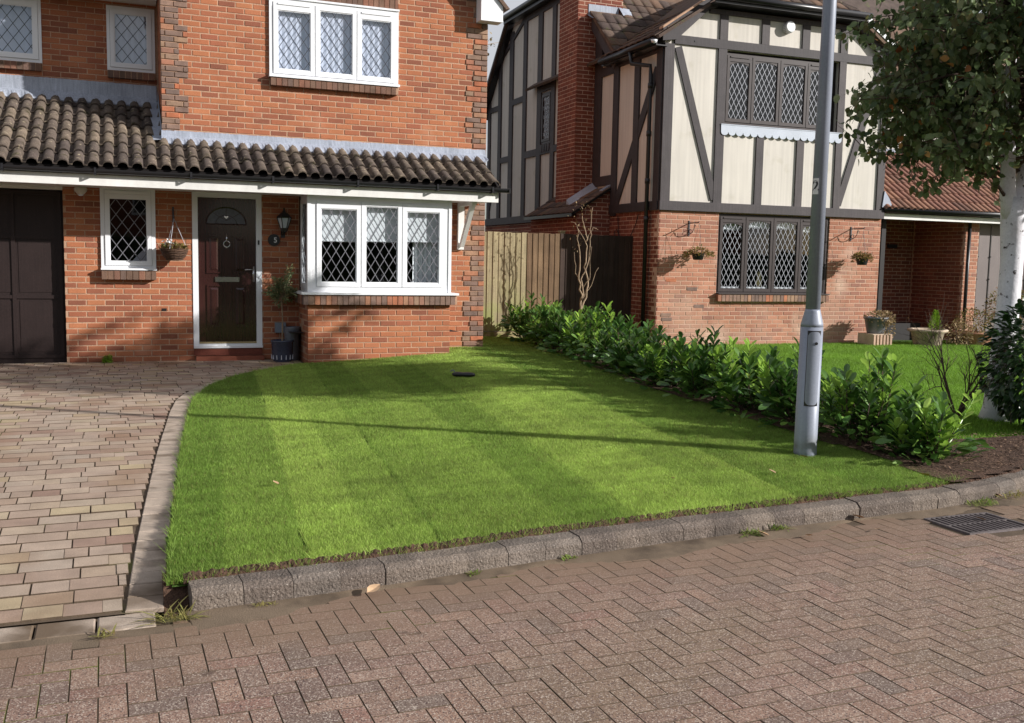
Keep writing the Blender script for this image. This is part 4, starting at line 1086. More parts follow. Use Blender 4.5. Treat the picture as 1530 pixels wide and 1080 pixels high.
ground_patch('lawn_soil', xs, ys, lawn_z, lambda x, y: (x > edge_x(y)+.01 and y > kerb_y(x)+.14 and not (y > -.75 and x < 4.98) and not (y > -.04 and x < 5.74)), M_under)
def lawn2_z(x, y): 
    t = min(max((y+9)/9, 0), 1); return -.10+.13*t
def ins2(x, y):
    return x > 7.55 and y < .80 and y > kerb_y(x)+.12
ground_patch('neighbour_lawn_soil', list(np.arange(7.3, 22, .1)), list(np.arange(-9, 2.6, .1)), lawn2_z, lambda x, y: y > kerb_y(x)+.12 and (y < 1.0 or x > 13.9), M_under)
ground_patch('garden_soil', list(np.arange(6.0, 9.2, .06)), list(np.arange(-9, 1.6, .06)), lambda x, y: lawn_z(min(x, 7.5), y), lambda x, y: x > hedge_x(y)-.08 and y > kerb_y(x)+.13 and x < (7.35 if y > -7.55 else 9.2), M_soil, off=.004)
# soil lip between turf and kerb
lip = MB(); cols = []; n = 420
for i in range(n+1):
    x = .95+6.2*i/n; y = kerb_y(x); r = RNG.random()
    cols.append([(x, y+.13, -.10), (x, y+.150+.012*r, -.083+.012*RNG.random()), (x, y+.185+.02*RNG.random(), -.072+.014*RNG.random()), (x, y+.26, -.10)])
for c in cols: lip.v += c
for i in range(n):
    for k in range(3): a = i*4+k; lip.f.append((a, a+1, a+5, a+4))
props(lip.build('soil_edge', M_soil), 'crumbly brown soil showing between turf edge and kerb top', None, None, 'stuff')
# dark hole at the corner where the kerb starts
m = MB(); m.box(Frame((0,0,0),(1,0,0),(0,-1,0)), .86, .975, 9.16, 9.40, -.24, -.205); m.box(Frame((0,0,0),(1,0,0),(0,-1,0)), .862, .99, 9.05, 9.21, -.24, -.10); m.hexa([(.862,-9.21,-.2),(.99,-9.21,-.2),(.99,-9.30,-.2),(.862,-9.32,-.2),(.862,-9.21,-.105),(.99,-9.21,-.105),(.99,-9.30,-.19),(.862,-9.32,-.195)]); props(m.build('corner_gap', M_soil), 'bare earth gap at the end of the kerb', None, None, 'stuff')

rs = np.random.RandomState(4)
def grass(name, x0, x1, y0, y1, dens, inside, zf, h, wd, shade, label, parent=None, spread=1.0):
    parts_v = []; parts_c = []
    xs_, ys_ = [], []
    N_ = int((x1-x0)*(y1-y0)*dens)
    X = rs.uniform(x0, x1, N_); Y_ = rs.uniform(y0, y1, N_)
    keep = inside(X, Y_); X, Y_ = X[keep], Y_[keep]; n = len(X)
    Z = zf(X, Y_)
    hh = h*rs.uniform(.55, 1.25, n); ww = wd*rs.uniform(.7, 1.3, n); a = rs.uniform(0, 2*np.pi, n); la = rs.uniform(0, 2*np.pi, n); ll = hh*rs.uniform(.1, 1.0, n)*spread
    V = np.zeros((n, 3, 3), np.float32)
    V[:, 0] = np.stack([X-np.cos(a)*ww/2, Y_-np.sin(a)*ww/2, Z], 1); V[:, 1] = np.stack([X+np.cos(a)*ww/2, Y_+np.sin(a)*ww/2, Z], 1)
    V[:, 2] = np.stack([X+np.cos(la)*ll, Y_+np.sin(la)*ll, Z+hh], 1)
    me = bpy.data.meshes.new(name); me.vertices.add(n*3); me.vertices.foreach_set('co', V.ravel())
    me.loops.add(n*3); me.loops.foreach_set('vertex_index', np.arange(n*3, dtype=np.int32)); me.polygons.add(n); me.polygons.foreach_set('loop_start', np.arange(0, n*3, 3, dtype=np.int32))
    try: me.polygons.foreach_set('loop_total', np.full(n, 3, np.int32))
    except Exception: pass
    me.update(calc_edges=True)
    C = shade(X, Y_, n); C = np.repeat(C[:, None, :], 3, 1).copy()
    at = me.color_attributes.new('tint', 'FLOAT_COLOR', 'POINT')
    A = np.ones((n*3, 4), np.float32); A[:, :3] = C.reshape(-1, 3); at.data.foreach_set('color', A.ravel())
    o = mesh_obj(name, me, M_grass, parent); props(o, label, None, None, 'stuff'); return o
EY = np.array([e[1] for e in EDGE]); EX = np.array([e[0] for e in EDGE]); KX = np.array([k[0] for k in KERB]); KY = np.array([k[1] for k in KERB])
def v_lawn_z(X, Y_):
    t = np.clip((Y_+9.1)/9.1, 0, 1.1); s = np.clip((X-2.6)/2.8, 0, 1); s = s*s*(3-2*s); z0 = .015+.125*s
    z0 = np.where(X > 6.2, .14-.10*np.clip((X-6.2)/2.2, 0, 1), z0)
    b = .03*np.sin(np.pi*np.clip((Y_+9.2)/9, 0, 1)); e = np.clip((X-.85), 0, 1)
    return -.080+(z0+.080)*t+b*e-.024
def vnoise(X, Y_, sc, seed):
    r = np.random.RandomState(seed); o = np.zeros_like(X)
    for k in range(7):
        a = r.uniform(0, 2*np.pi); f = sc*r.uniform(.6, 1.7); o += np.sin((X*np.cos(a)+Y_*np.sin(a))*f*2*np.pi+r.uniform(0, 6.28))
    return o/7
def v_ins(X, Y_):
    k = (X > np.interp(Y_, EY, EX)+.012+.012*vnoise(X, Y_, 9, 3)) & (Y_ > np.interp(X, KX, KY)+.152+.02*vnoise(X, Y_, 11, 5)) & ~((Y_ > -.715) & (X < 5.01)) & ~((Y_ > -.015) & (X < 5.77)) & (Y_ < 1.69)
    k &= X < 6.27+np.maximum(0, Y_+4)*.15+.1*vnoise(X, Y_, 2, 8)
    # small worn spots along the turf joints and the painted hedge-shadow edge
    jx = X+Y_*-.085; d = np.minimum.reduce([np.abs(jx-c-.02*vnoise(X, Y_, 1.5, 2)) for c in (2.33, 3.04, 4.32, 5.55)])
    worn = (d < .009) & (vnoise(X, Y_, .9, 12) > .12)
    return k & ~worn
def v_shade(X, Y_, n):
    jx = X+Y_*-.085
    base = np.array([.18, .295, .050]); alt = np.array([.36, .49, .105])
    w_ = np.zeros(n)
    for lo, hi, v in ((-9, 2.33, .35), (2.33, 3.04, .95), (3.04, 4.32, .55), (4.32, 5.55, 1.0), (5.55, 9, .3)): w_ = np.where((jx >= lo) & (jx < hi), v, w_)  # hedge-side strip kept dark: the hedge's shadow put into the tint
    # mown/laid patches a little different from roll to roll
    roll = np.floor((Y_+9.2)/2.05+np.floor(jx*2.6)*.37); w_ = np.clip(w_+.22*np.sin(roll*12.9898+np.floor(jx*2.6)*4.1), 0, 1.2)
    c = base[None]*(1-w_[:, None])+alt[None]*w_[:, None]
    m_ = 1+.16*vnoise(X, Y_, .55, 21)+.22*vnoise(X, Y_, 2.3, 22)+.22*vnoise(X, Y_, 8, 23)+.2*vnoise(X, Y_, 19, 24)
    r = rs.uniform(.7, 1.3, n)
    c = c*(m_*r)[:, None]
    dry = rs.uniform(0, 1, n) < .05+.05*(vnoise(X, Y_, 1.1, 31) > .3)
    c[dry] = np.array([.24, .20, .075])*rs.uniform(.7, 1.2, dry.sum())[:, None]
    return c.astype(np.float32)
grass('lawn_grass', .8, 7.4, -9.4, -7.2, 62000, v_ins, v_lawn_z, .027, .0042, v_shade, 'short new green turf near the kerb')
grass('lawn_grass', .8, 7.4, -7.2, -4.2, 32000, v_ins, v_lawn_z, .028, .0052, v_shade, 'short new green turf in the middle of the lawn')
grass('lawn_grass', .8, 7.4, -4.2, 1.7, 15000, v_ins, v_lawn_z, .030, .0078, v_shade, 'short new green turf close to the house')
def v2(X, Y_): return (X > 7.3+.15*vnoise(X, Y_, 1, 4)) & (Y_ < .70+.05*vnoise(X, Y_, 2, 4)) & (Y_ > np.where(X < 9.6, -7.5+.15*vnoise(X, Y_, 1.2, 9), -7.0))
def v2z(X, Y_): return -.10+.13*np.clip((Y_+9)/9, 0, 1)-.028
def v2s(X, Y_, n):
    c = np.array([.20, .36, .045])[None]*(1+.2*vnoise(X, Y_, .6, 41)+.12*vnoise(X, Y_, 3, 42))[:, None]*rs.uniform(.7, 1.3, n)[:, None]; return c.astype(np.float32)
grass('neighbour_grass', 7.1, 16.5, -7.8, .75, 7500, v2, v2z, .055, .011, v2s, 'longer bright green grass in front of the timbered house')
# longer ragged blades at the lawn rim
def rim(X, Y_): 
    d1 = Y_-(np.interp(X, KX, KY)+.15); d2 = X-np.interp(Y_, EY, EX)
    return v_ins(X, Y_) & ((d1 < .05) | (d2 < .035))
grass('lawn_rim', .8, 6.4, -9.4, -.6, 9000, rim, v_lawn_z, .06, .005, v_shade, 'slightly longer blades along the turf edges', spread=1.4)

# ================================================================= FENCE
ft = thing('garden_fence', (7.5, 1.74, .1), 'tall feather-edge timber fence closing the gap between the two houses', 'fence')
FF = Frame((0,1.74,0), (1,0,0), (0,-1,0))
x = 5.80; k = 0
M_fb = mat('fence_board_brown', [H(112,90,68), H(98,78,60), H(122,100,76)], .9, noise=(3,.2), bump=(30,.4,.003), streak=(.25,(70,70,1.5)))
M_fd = mat('fence_board_shaded', [H(62,50,44), H(54,44,40), H(70,56,48)], .9, noise=(3,.2), bump=(30,.4,.003), streak=(.25,(70,70,1.5)))  # shade of the timbered house put into the board colour
fbm = {}
while x < 9.14:
    wd = .104; top = 1.915+RNG.uniform(-.006,.006)-(.0)
    m = MB(); m.prism(Frame((0,1.74,0),(1,0,0),(0,-1,0)), [(x,.235),(x+wd+.02,.235),(x+wd+.02,top),(x,top)], 0, .008)
    # feather edge: thick left edge, thin right edge
    m = MB(); e0, e1 = .020+RNG.uniform(-.002,.003), .006
    m.hexa([FF.p(x,0,.235),FF.p(x+wd+.018,0,.235),FF.p(x+wd+.018,e1,.235),FF.p(x,e0,.235),FF.p(x+RNG.uniform(-.002,.002),0,top),FF.p(x+wd+.018,0,top),FF.p(x+wd+.018,e1,top),FF.p(x,e0,top)])
    m.build('fence_board', M_fence if x < 7.15 else (M_fb if x < 7.75 else M_fd), ft); x += wd; k += 1  # boards darken to the right, imitating the neighbouring house's cast shadow
m = MB(); m.box(FF, 5.78, 9.16, -.03, .022, .04, .225); m.build('gravel_board', M_concrete, ft)
m = MB(); m.box(FF, 5.78, 9.16, -.06, -.004, 1.55, 1.63); m.build('rail', M_fence, ft)
m = MB(); m.box(FF, 5.78, 9.16, -.06, -.004, .45, .53); m.build('rail', M_fence, ft)
m = MB(); m.box(FF, 7.78, 7.88, -.13, -.035, .0, 1.955); m.prism(FF, [(7.77,1.955),(7.89,1.955),(7.87,1.975),(7.79,1.975)], -.14, -.02); m.build('fence_post', M_fence, ft)

# ================================================================= TIMBERED HOUSE
a2 = -.01653
F2 = Frame((0,.979,0), (math.cos(a2), math.sin(a2), 0), (math.sin(a2), -math.cos(a2), 0))
FW = Frame((9.19,.828,0), (0,1,0), (-1,0,0))          # side wall, u runs back from the front corner
h2 = thing('timbered_house', (12, 5, 0), 'neighbouring house with pink brick ground floor and cream panels between dark timbers above', 'house')
W2 = MB(); lowW = (10.37,12.715,.925,2.33)
slab_holes(W2, F2, 9.19, 13.88, -.3, 2.36, [lowW], -.25, -.004)
W2.box(FW, 0.02, 8.7, -.25, -.004, -.3, 2.36)
wl2 = W2.build('wall', M_mortar2, h2)
bm2 = MB()
for (a, b, za, zb) in brick_rows(9.195, 13.88, -.05, 2.34, [(lowW[0], lowW[1], .80, 2.33)], .1): add_unit(bm2, brick_matrix(F2, a, b, za, zb))
bm2.build('brickwork', M_brick2, wl2, kind='stuff')
bm2 = MB()
for (a, b, za, zb) in brick_rows(0, 8.7, -.05, 2.34, [], .05): add_unit(bm2, brick_matrix(FW, a, b, za, zb))
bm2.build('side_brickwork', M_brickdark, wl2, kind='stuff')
UB2 = UB.mesh('brick'); UB2.materials.append(M_brickgrey)
for (u, z) in ((9.36,1.105),(9.78,.955),(9.93,.655),(9.28,.505),(9.3,.43)): mesh_obj('brick', UB2, None, wl2, brick_matrix(F2, u, u+.21, z+.02-.0, z+.085, d=.003))
up_ = MB(); upW = (10.39,12.76,3.86,5.10)
slab_holes(up_, F2, 9.2, 13.87, 2.4, 5.12, [upW], -.2, 0)
up_.box(F2, 9.6, 13.4, -.2, 0, 5.12, 5.45); up_.prism(F2, [(9.2,5.12),(13.87,5.12),(12.95,5.74),(10.05,5.74)], -.19, -.0005)
up_.box(FW, 0, 8.6, -.2, -.003, 2.36, 5.2); up_.prism(FW, [(2.7,5.1),(8.55,5.1),(8.45,5.25),(6.98,6.80),(4.3,6.80),(2.7,5.3)], -.2, -.0035)
up_.build('render_panel', M_cream, h2, label='cream rendered upper walls')
def timber(F, u0, u1, z0, z1, d=.032, par=h2, m=M_timber):
    k = MB(); k.box(F, u0, u1, -.01, d+RNG.uniform(-.002,.002), z0, z1); return k.build('timber_beam', m, par)
def brace(F, a, b, w_, d=.026):
    k = MB(); k.bar(F, a, b, w_, -.01, d); return k.build('timber_brace', M_timber, h2)
timber(F2, 9.165, 13.89, 2.345, 2.50, .06)
timber(F2, 9.185, 9.365, 2.502, 5.10); timber(F2, 13.72, 13.875, 2.502, 5.10)
timber(F2, 9.367, 13.72, 5.105, 5.25, .036); timber(F2, 10.02, 12.95, 5.67, 5.75, .036)
timber(F2, 10.22, 10.388, 2.502, 5.103); timber(F2, 12.745, 12.89, 2.502, 5.103)
for u in (10.235, 11.075, 11.92, 12.745): timber(F2, u, u+.155, 5.252, 5.668)
for u in (11.055, 11.905): timber(F2, u, u+.15, 2.502, 3.70)
timber(F2, 10.39, 12.743, 3.70, 3.86, .03)
brace(F2, (9.44,5.06), (10.24,2.56), .13); brace(F2, (13.66,5.06), (12.86,2.56), .13)
# nail-head studs
for u in (10.31, 11.15, 12.0, 12.82, 9.75):
    k = MB(); z = 5.71 if u > 10 else 5.18; k.tube([F2.p(u,.036,z), F2.p(u,.042,z)], .014, 8); k.build('peg', M_black, h2)
def back_tex(cols):
    def f(F, r, k, wn, d):
        if k in cols:
            m = MB(); n = 8
            for i in range(n):
                a = r[0]-.05+(r[1]-r[0]+.1)*i/n; b = r[0]-.05+(r[1]-r[0]+.1)*(i+1)/n
                m.poly([F.p(a,d-.14-.02*(i%2),r[2]-.05),F.p(b,d-.14-.02*((i+1)%2),r[2]-.05),F.p(b,d-.14-.02*((i+1)%2),r[3]+.05),F.p(a,d-.14-.02*(i%2),r[3]+.05)])
            m.build('net_curtain', M_net, wn)
    return f
window(h2, F2, 10.392, 12.62, 3.865, 5.06, [10.935,11.515,12.095], M_frame2, M_camew, G_dark, d=-.03, fw_=.035, cw=.05, dia=(.10,.185), cwid=.0075, back=back_tex(()), arched=True, vent=(0,3), label='four-light dark framed upstairs window with arched heads', rm=M_roomdark)
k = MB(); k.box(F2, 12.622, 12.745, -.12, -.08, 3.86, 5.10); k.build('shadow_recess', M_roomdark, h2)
def back_low(F, r, k, wn, d):
    m = MB(); n = 16
    for i in range(n):
        a = r[0]-.03+(r[1]-r[0]+.06)*i/n; b = r[0]-.03+(r[1]-r[0]+.06)*(i+1)/n; zz = r[3]-.10-.02*(i%2)
        m.poly([F.p(a,d-.08-.012*(i%2),zz),F.p(b,d-.08-.012*((i+1)%2),zz-.0),F.p(b,d-.08-.012*((i+1)%2),r[3]+.1),F.p(a,d-.08-.012*(i%2),r[3]+.1)])
    m.build('pelmet_curtain', M_blind, wn)
    m = MB(); m.box(F, r[0]-.05, r[1]+.05, d-.3, d-.02, r[2]-.02, r[2]+.022); m.build('inner_sill', M_white, wn)
    if k == 1:
        m = MB(); c = F.p(r[1]-.09, d-.14, r[2]+.02); m.lathe(c, [(.03,0),(.05,.03),(.06,.10),(.035,.16),(.045,.2),(.03,.26),(.0,.28)], 12); m.build('ornament', mat('yellow_ornament', [H(190,172,120)], .6, noise=(20,.3)), wn)
window(h2, F2, 10.372, 12.71, .93, 2.315, [10.932,11.515,12.08,12.60], M_frame2, M_camew, G_dark, d=-.02, fw_=.035, cw=.05, dia=(.10,.185), cwid=.0075, back=back_low, arched=True, vent=(0,3), label='four-light dark framed ground floor window with white pelmet', rm=M_roomdark)
soldier(h2, F2, 10.37, 12.725, .80, .925, -.03, .085, M_brickgrey)
k = MB(); k.box(F2, 10.365, 12.72, -.04, .10, .9255, .945); k.build('window_sill', M_frame2, h2)
# scalloped lead apron
ap = MB(); n = 17; u0, u1 = 10.315, 12.85; w_ = (u1-u0)/n; i0 = len(ap.v)
pts = [(u0,3.835)]
for i in range(n):
    for t in range(7):
        a = math.pi*t/6; pts.append((u0+w_*(i+.5)-w_*.48*math.cos(a), 3.715-.055*math.sin(a)))
pts.append((u1,3.835))
ap.prism(F2, pts, .036, .044); ap.box(F2, u0, u1, -.03, .05, 3.836, 3.85); ap.build('lead_apron', mat('pale_lead', [H(184,191,203)], .6, noise=(3,.08), grain=(60,.05), bump=(9,.2,.004)), h2, label='scalloped grey-white lead apron below the upstairs window')
# side of the house: posts, rails, brace (u = distance behind the front corner)
Y0 = .828
def ts(y0, y1, z0, z1, d=.03): return timber(FW, y0-Y0, y1-Y0, z0, z1, d)
ts(.83, 1.03, 2.502, 5.1); ts(.83, 2.62, 2.345, 2.50, .05); ts(2.41, 2.61, 2.30, 5.1); ts(1.62, 1.81, 2.502, 5.0); ts(1.03, 2.4, 4.98, 5.12, .028)
ts(2.62, 3.4, 2.88, 3.06); ts(3.12, 3.42, 2.9, 5.7); ts(2.62, 3.12, 4.91, 5.07)
brace(FW, (1.02-Y0, 4.72), (2.42-Y0, 2.5), .17)
k = MB(); k.bar(FW, (2.75-Y0+.0, 5.22), (3.35-Y0, 5.78), .13, -.01, .03); k.build('timber_brace', M_timber, h2)
for (y0, y1, zt) in ((9.2,9.38,5.3),(8.47,8.66,6.1),(7.72,7.95,6.7),(6.9,7.1,6.75),(6.02,6.25,6.75),(5.3,5.49,6.75)): ts(y0, y1, 2.3, zt)
ts(8.66, 9.2, 5.03, 5.15); ts(7.95, 8.47, 3.76, 3.89); ts(7.1, 7.72, 5.02, 5.15); ts(6.25, 6.9, 3.74, 3.89); ts(5.49, 6.02, 5.06, 5.2); ts(4.9, 5.3, 3.74, 3.88); ts(4.9, 9.4, 2.30, 2.46, .05); ts(5.49, 6.02, 3.74, 3.94)
ts(4.6, 7.1, 6.75, 6.88, .028)
k = MB(); k.bar(FW, (8.45-Y0, 6.22), (6.98-Y0, 6.86), .09, -.01, .03); k.build('timber_brace', M_timber, h2)
k = MB(); k.bar(FW, (9.35-Y0,2.46), (9.0-Y0,3.2), .10, -.01, .02); k.build('timber_brace', M_timber, h2)
window(h2, FW, 5.49-Y0, 6.02-Y0, 3.96, 5.04, [], M_frame2, M_camew, G_dark, d=.012, fw_=.04, cw=.05, dia=(.10,.185), cwid=.010, label='narrow leaded window in the timbered side wall', rm=M_roomdark, room=False)
k = MB(); k.box(FW, 5.53-Y0, 5.98-Y0, -.004, .0, 4.0, 5.0); k.build('dark_backing', M_roomdark, h2)
k = MB(); n = 4
for i in range(n): k.prism(FW, [(5.5-Y0+.13*i,3.95),(5.62-Y0+.13*i,3.95),(5.60-Y0+.13*i,3.80),(5.56-Y0+.13*i,3.78),(5.52-Y0+.13*i,3.80)], .034, .042)
k.build('lead_apron', M_timber, h2)
# chimney
ch = MB(); CX0, CX1, CY0, CY1 = 8.775, 9.72, 3.40, 4.26
FC = Frame((0,CY0,0), (1,0,0), (0,-1,0)); FCL = Frame((CX0,CY0,0), (0,1,0), (-1,0,0))
ch.box(FC, CX0+.004, CX1, -.85, -.004, 2.2, 9.2); ch = ch.build('chimney', M_mortar2, h2)
k = MB()
for (a, b, za, zb) in brick_rows(CX0, CX1, 2.3, 9.1, [], .03): add_unit(k, brick_matrix(FC, a, b, za, zb))
for (a, b, za, zb) in brick_rows(0, CY1-CY0, 2.3, 9.1, [], .08): add_unit(k, brick_matrix(FCL, a, b, za, zb))
k.build('brickwork', M_brickdark, ch, kind='stuff')
# low brick outhouse below the chimney
FO = Frame((0,2.66,0), (1,0,0), (0,-1,0)); FOL = Frame((8.5,2.66,0), (0,1,0), (-1,0,0))
oh = MB(); oh.prism(FO, [(8.504,-.3),(9.186,-.3),(9.186,2.82),(8.504,2.38)], -2.2, -.004); oh = oh.build('outhouse', M_mortar2, h2)
k = MB()
for (a, b, za, zb) in brick_rows(8.5, 9.188, 0, 2.80, [], .03, top=lambda z, a, b: (max(a, 8.5+(z-2.38)/.645) if z > 2.36 else a, b)): add_unit(k, brick_matrix(FO, a, b, za, zb))
for (a, b, za, zb) in brick_rows(0, 2.2, 0, 2.38, [], .06): add_unit(k, brick_matrix(FOL, a, b, za, zb))
k.build('brickwork', M_brickdark, oh, kind='stuff')
TF = tile_mesh(.22, .36, [(0,0),(.25,.012),(.5,.016),(.75,.012),(1,0)], .018, 'tile'); TF.materials.append(M_tiled)
TF2 = tile_mesh(.30, .40, roll_prof(.04), .022, 'tile'); TF2.materials.append(M_tiler)
sl3 = .645; u3 = Vector((1,0,sl3)).normalized()
k = MB(); k.hexa([(8.40,2.58,2.30),(9.19,2.58,2.81),(9.19,4.9,2.81),(8.40,4.9,2.30),(8.40,2.58,2.335),(9.19,2.58,2.845),(9.19,4.9,2.845),(8.40,4.9,2.335)]); orf = k.build('outhouse_roof', M_roomdark, oh)
k = MB(); k.box(Frame((8.38,0,0),(0,1,0),(-1,0,0)), 2.58, 4.9, 0, .02, 2.27, 2.33); k.build('dark_fascia', M_black, oh)
n_ = 0
for r in range(3):
    for c in range(10):
        o = Vector((8.36,4.86,2.325))+u3*(.28*r)+Vector((0,-.23*c,0))
        M4 = Matrix.Identity(4); M4.col[0][:3] = (0,-1,0); M4.col[1][:3] = u3; M4.col[2][:3] = Vector((0,-1,0)).cross(u3) if Vector((0,-1,0)).cross(u3).z > 0 else -Vector((0,-1,0)).cross(u3); M4.col[3][:3] = o
        mesh_obj('tile', TF, None, oh, M4)
k = MB()
for (y0, y1, x0, h) in ((3.42,3.5,9.19,.0),):
    pass
k.hexa([(8.62,3.385,2.50),(9.2,3.385,2.87),(9.2,3.2,2.86),(8.62,3.2,2.49),(8.62,3.385,2.62),(9.2,3.385,2.99),(9.2,3.21,2.875),(8.62,3.21,2.505)])
for i in range(4): k.box(FC, 8.78+.11*i, 8.91+.11*i, .002, .010, 2.60+.07*i, 2.72+.075*i)
k.build('lead_flashing', M_lead, oh)
k = MB(); k.hexa([(9.0,2.62,2.74),(9.2,2.62,2.87),(9.2,2.75,2.87),(9.0,2.75,2.74),(9.0,2.62,2.775),(9.2,2.62,2.905),(9.2,2.75,2.905),(9.0,2.75,2.775)]); k.build('lead_flashing', M_lead, oh)

# roofs
EV = 5.08
sW = .65; uW = Vector((1,0,sW)).normalized(); sM = .90; uM = Vector((0,1,sM)).normalized()
def wingz(x, off=0): return EV+.10+sW*(x-8.97)
rf = MB()
X0, XC = 8.97, 11.53
ridge = wingz(XC)
hipz = 5.93
# left slope slab (tiles on top), right slope slab, clipped hip at the front
def slabpoly(mb, pts, th=.05):
    n = len(pts); a = Vector(pts[0]); nn = (Vector(pts[1])-a).cross(Vector(pts[2])-a).normalized()
    if nn.z < 0: nn = -nn
    i = len(mb.v); mb.v += [tuple(Vector(p_)) for p_ in pts]+[tuple(Vector(p_)-nn*th) for p_ in pts]
    mb.f.append(tuple(i+k for k in range(n))); mb.f.append(tuple(i+n+k for k in reversed(range(n))))
    for k in range(n): mb.f.append((i+k, i+n+k, i+n+(k+1)%n, i+(k+1)%n))
yf = .66
xh = X0+(hipz-EV-.10)/sW; sH = .75
yr = yf+(ridge-hipz)/sH
XR = 2*XC-X0; xhr = 2*XC-xh
slabpoly(rf, [(X0,yf,EV+.10),(xh,yf,hipz),(XC,yr,ridge),(XC,6.5,ridge),(X0,6.5,EV+.10)])
slabpoly(rf, [(XR,yf-.08,EV+.10),(xhr,yf-.08,hipz),(XC,yr,ridge),(XC,6.5,ridge),(XR,6.5,EV+.10)])
slabpoly(rf, [(xh,yf,hipz),(xhr,yf-.08,hipz),(XC,yr,ridge)])
# main roof, front slope, and the clipped gable on the left
my = 2.28
slabpoly(rf, [(9.02,my,EV+.10),(20,my,EV+.10),(20,my+2.6,EV+.10+2.6*sM),(9.02,my+2.0,EV+.10+2.0*sM)])
slabpoly(rf, [(8.98,4.25,6.98),(8.98,7.85,6.98),(10.6,6.2,8.3),(10.6,5.6,8.3)])
slabpoly(rf, [(8.98,7.75,6.98),(8.98,9.65,4.96),(20,9.65,4.96),(20,6.4,8.3),(10.6,6.2,8.3)])
slabpoly(rf, [(10.6,5.6,8.3),(20,5.6,8.3),(20,my+2.0,EV+.1+2.0*sM),(9.02,my+2.0,EV+.1+2.0*sM)])
rf = rf.build('roof', M_tiled, h2)
def tile_slope(O_, across, upv_, cols, rows, wd, gauge, keep, me): return lay_tiles(rf, me, None, O_, across, upv_, cols, rows, wd, gauge, keep=keep, scatter=.006, stagger=False)
# wing left slope: visible lower courses
tile_slope((X0-.03, 6.0, EV+.09), (0,-1,0), uW, 24, 5, .22, .28, lambda x, y: (6.0-x > yf+.05) and (6.0-x < my+(y*.84*sW)/sM*1.0+.35) and (y*.84 < (xh-X0)+ (6.0-x-yf)*1.4), TF)
# main roof front slope by the chimney
TFm = tile_mesh(.22, .36, [(0,0),(.25,.012),(.5,.016),(.75,.012),(1,0)], .018, 'tile'); TFm.materials.append(M_tiled)
tile_slope((9.0, my-.05, EV+.085), (1,0,0), uM, 14, 8, .22, .27, lambda x, y: not (y*.743 > (CY0-my-.02) and x < .73) and y*.743*sM > (x+.03-.3)*sW-.25 and x < 2.6, TFm)
# clipped hip over the front
uH = Vector((0,1,sH)).normalized()
TFh = tile_mesh(.24, .36, [(0,0),(.25,.012),(.5,.016),(.75,.012),(1,0)], .018, 'tile'); TFh.materials.append(M_tiled)
tile_slope((xh-.05, yf-.07, hipz+.01), (math.cos(a2),math.sin(a2),0), uH, 13, 3, .24, .27, lambda x, y: x > y*.8*sH/sW*.0+y*.95 and x < (xhr-xh+.1)-y*.95, TFh)
k = MB()
for sg, xa, xb in ((1, xh, XC), (-1, xhr, XC)):
    k.tube([(xa, yf-.04, hipz+.03), (xa+(xb-xa)*.5, yf+(yr-yf)*.5, hipz+.03+(ridge-hipz)*.5)], .07, 8)
k.build('hip_ridge', M_tile, h2)
# verge boards
vb = MB(); vb.prism(F2, [(9.10,5.12),(9.10,5.34),(9.88,5.86),(10.12,5.86),(10.12,5.76),(9.98,5.72),(9.36,5.16)], .06, .10); vb.build('barge_board', M_timber, h2)
vb = MB(); vb.prism(F2, [(13.95,5.12),(13.95,5.34),(13.17,5.86),(12.93,5.86),(12.93,5.76),(13.07,5.72),(13.69,5.16)], .06, .10); vb.build('barge_board', M_timber, h2)
vb = MB(); vb.prism(F2, [(9.06,5.30),(9.06,5.34),(9.90,5.90),(9.94,5.90)], .03, .17); vb.build('verge_mortar', M_mortar, h2)
vb = MB(); vb.prism(F2, [(13.99,5.28),(13.99,5.38),(13.10,5.97),(13.02,5.90)], .03, .19); vb.build('verge_capping', M_white, h2)
vb = MB(); vb.box(F2, 9.95, 13.1, 0.0, .30, 5.78, 5.80); vb.box(F2, 9.95, 13.1, .28, .30, 5.80, 5.87); vb.build('soffit', M_black, h2)
gt2 = MB(); gt2.tube([F2.p(9.92,.335,5.87), F2.p(13.12,.335,5.87)], .05, 10); gt2.build('gutter', M_black, h2, smooth=True)
gt2 = MB(); gt2.tube([(8.93,.74,EV+.02), (8.93,2.72,EV+.02)], .055, 10); gt2.build('gutter', M_black, h2, smooth=True)
k = MB(); k.lathe((8.93,.735,EV+.03), [(.0,-.055),(.045,-.04),(.058,0)], 12); k.build('gutter_end', M_white, h2, smooth=True)
k = MB(); k.box(FW, -.1, 1.9, .0, .22, EV-.05, EV-.03); k.box(FW, -.1, 1.9, .20, .222, EV-.03, EV+.06); k.build('eaves_board', M_black, h2)
k = MB(); k.box(FW, 3.4, 7.05, .0, .2, 6.88, 6.90); k.box(FW, 3.4, 7.05, .2, .225, 6.86, 7.0); k.build('eaves_board', M_black, h2)
gt2 = MB(); gt2.tube([(8.93,3.9,6.98),(8.93,7.95,6.98)], .055, 8); gt2.build('gutter', M_black, h2, smooth=True)
k = MB(); k.bar(FW, (6.95,6.98),(8.9,4.98), .26, .12, .15); k.bar(FW, (6.95,6.90),(8.85,4.93), .10, -.0, .12); k.build('barge_board', M_black, h2)
k = MB(); k.bar(FW, (1.55,5.02),(2.62,6.02), .2, .10, .13); k.build('barge_board', M_timber, h2)
k = MB(); k.bar(FW, (1.55,5.14),(2.60,6.1), .05, .0, .14); k.build('verge_mortar', M_tiled, h2)
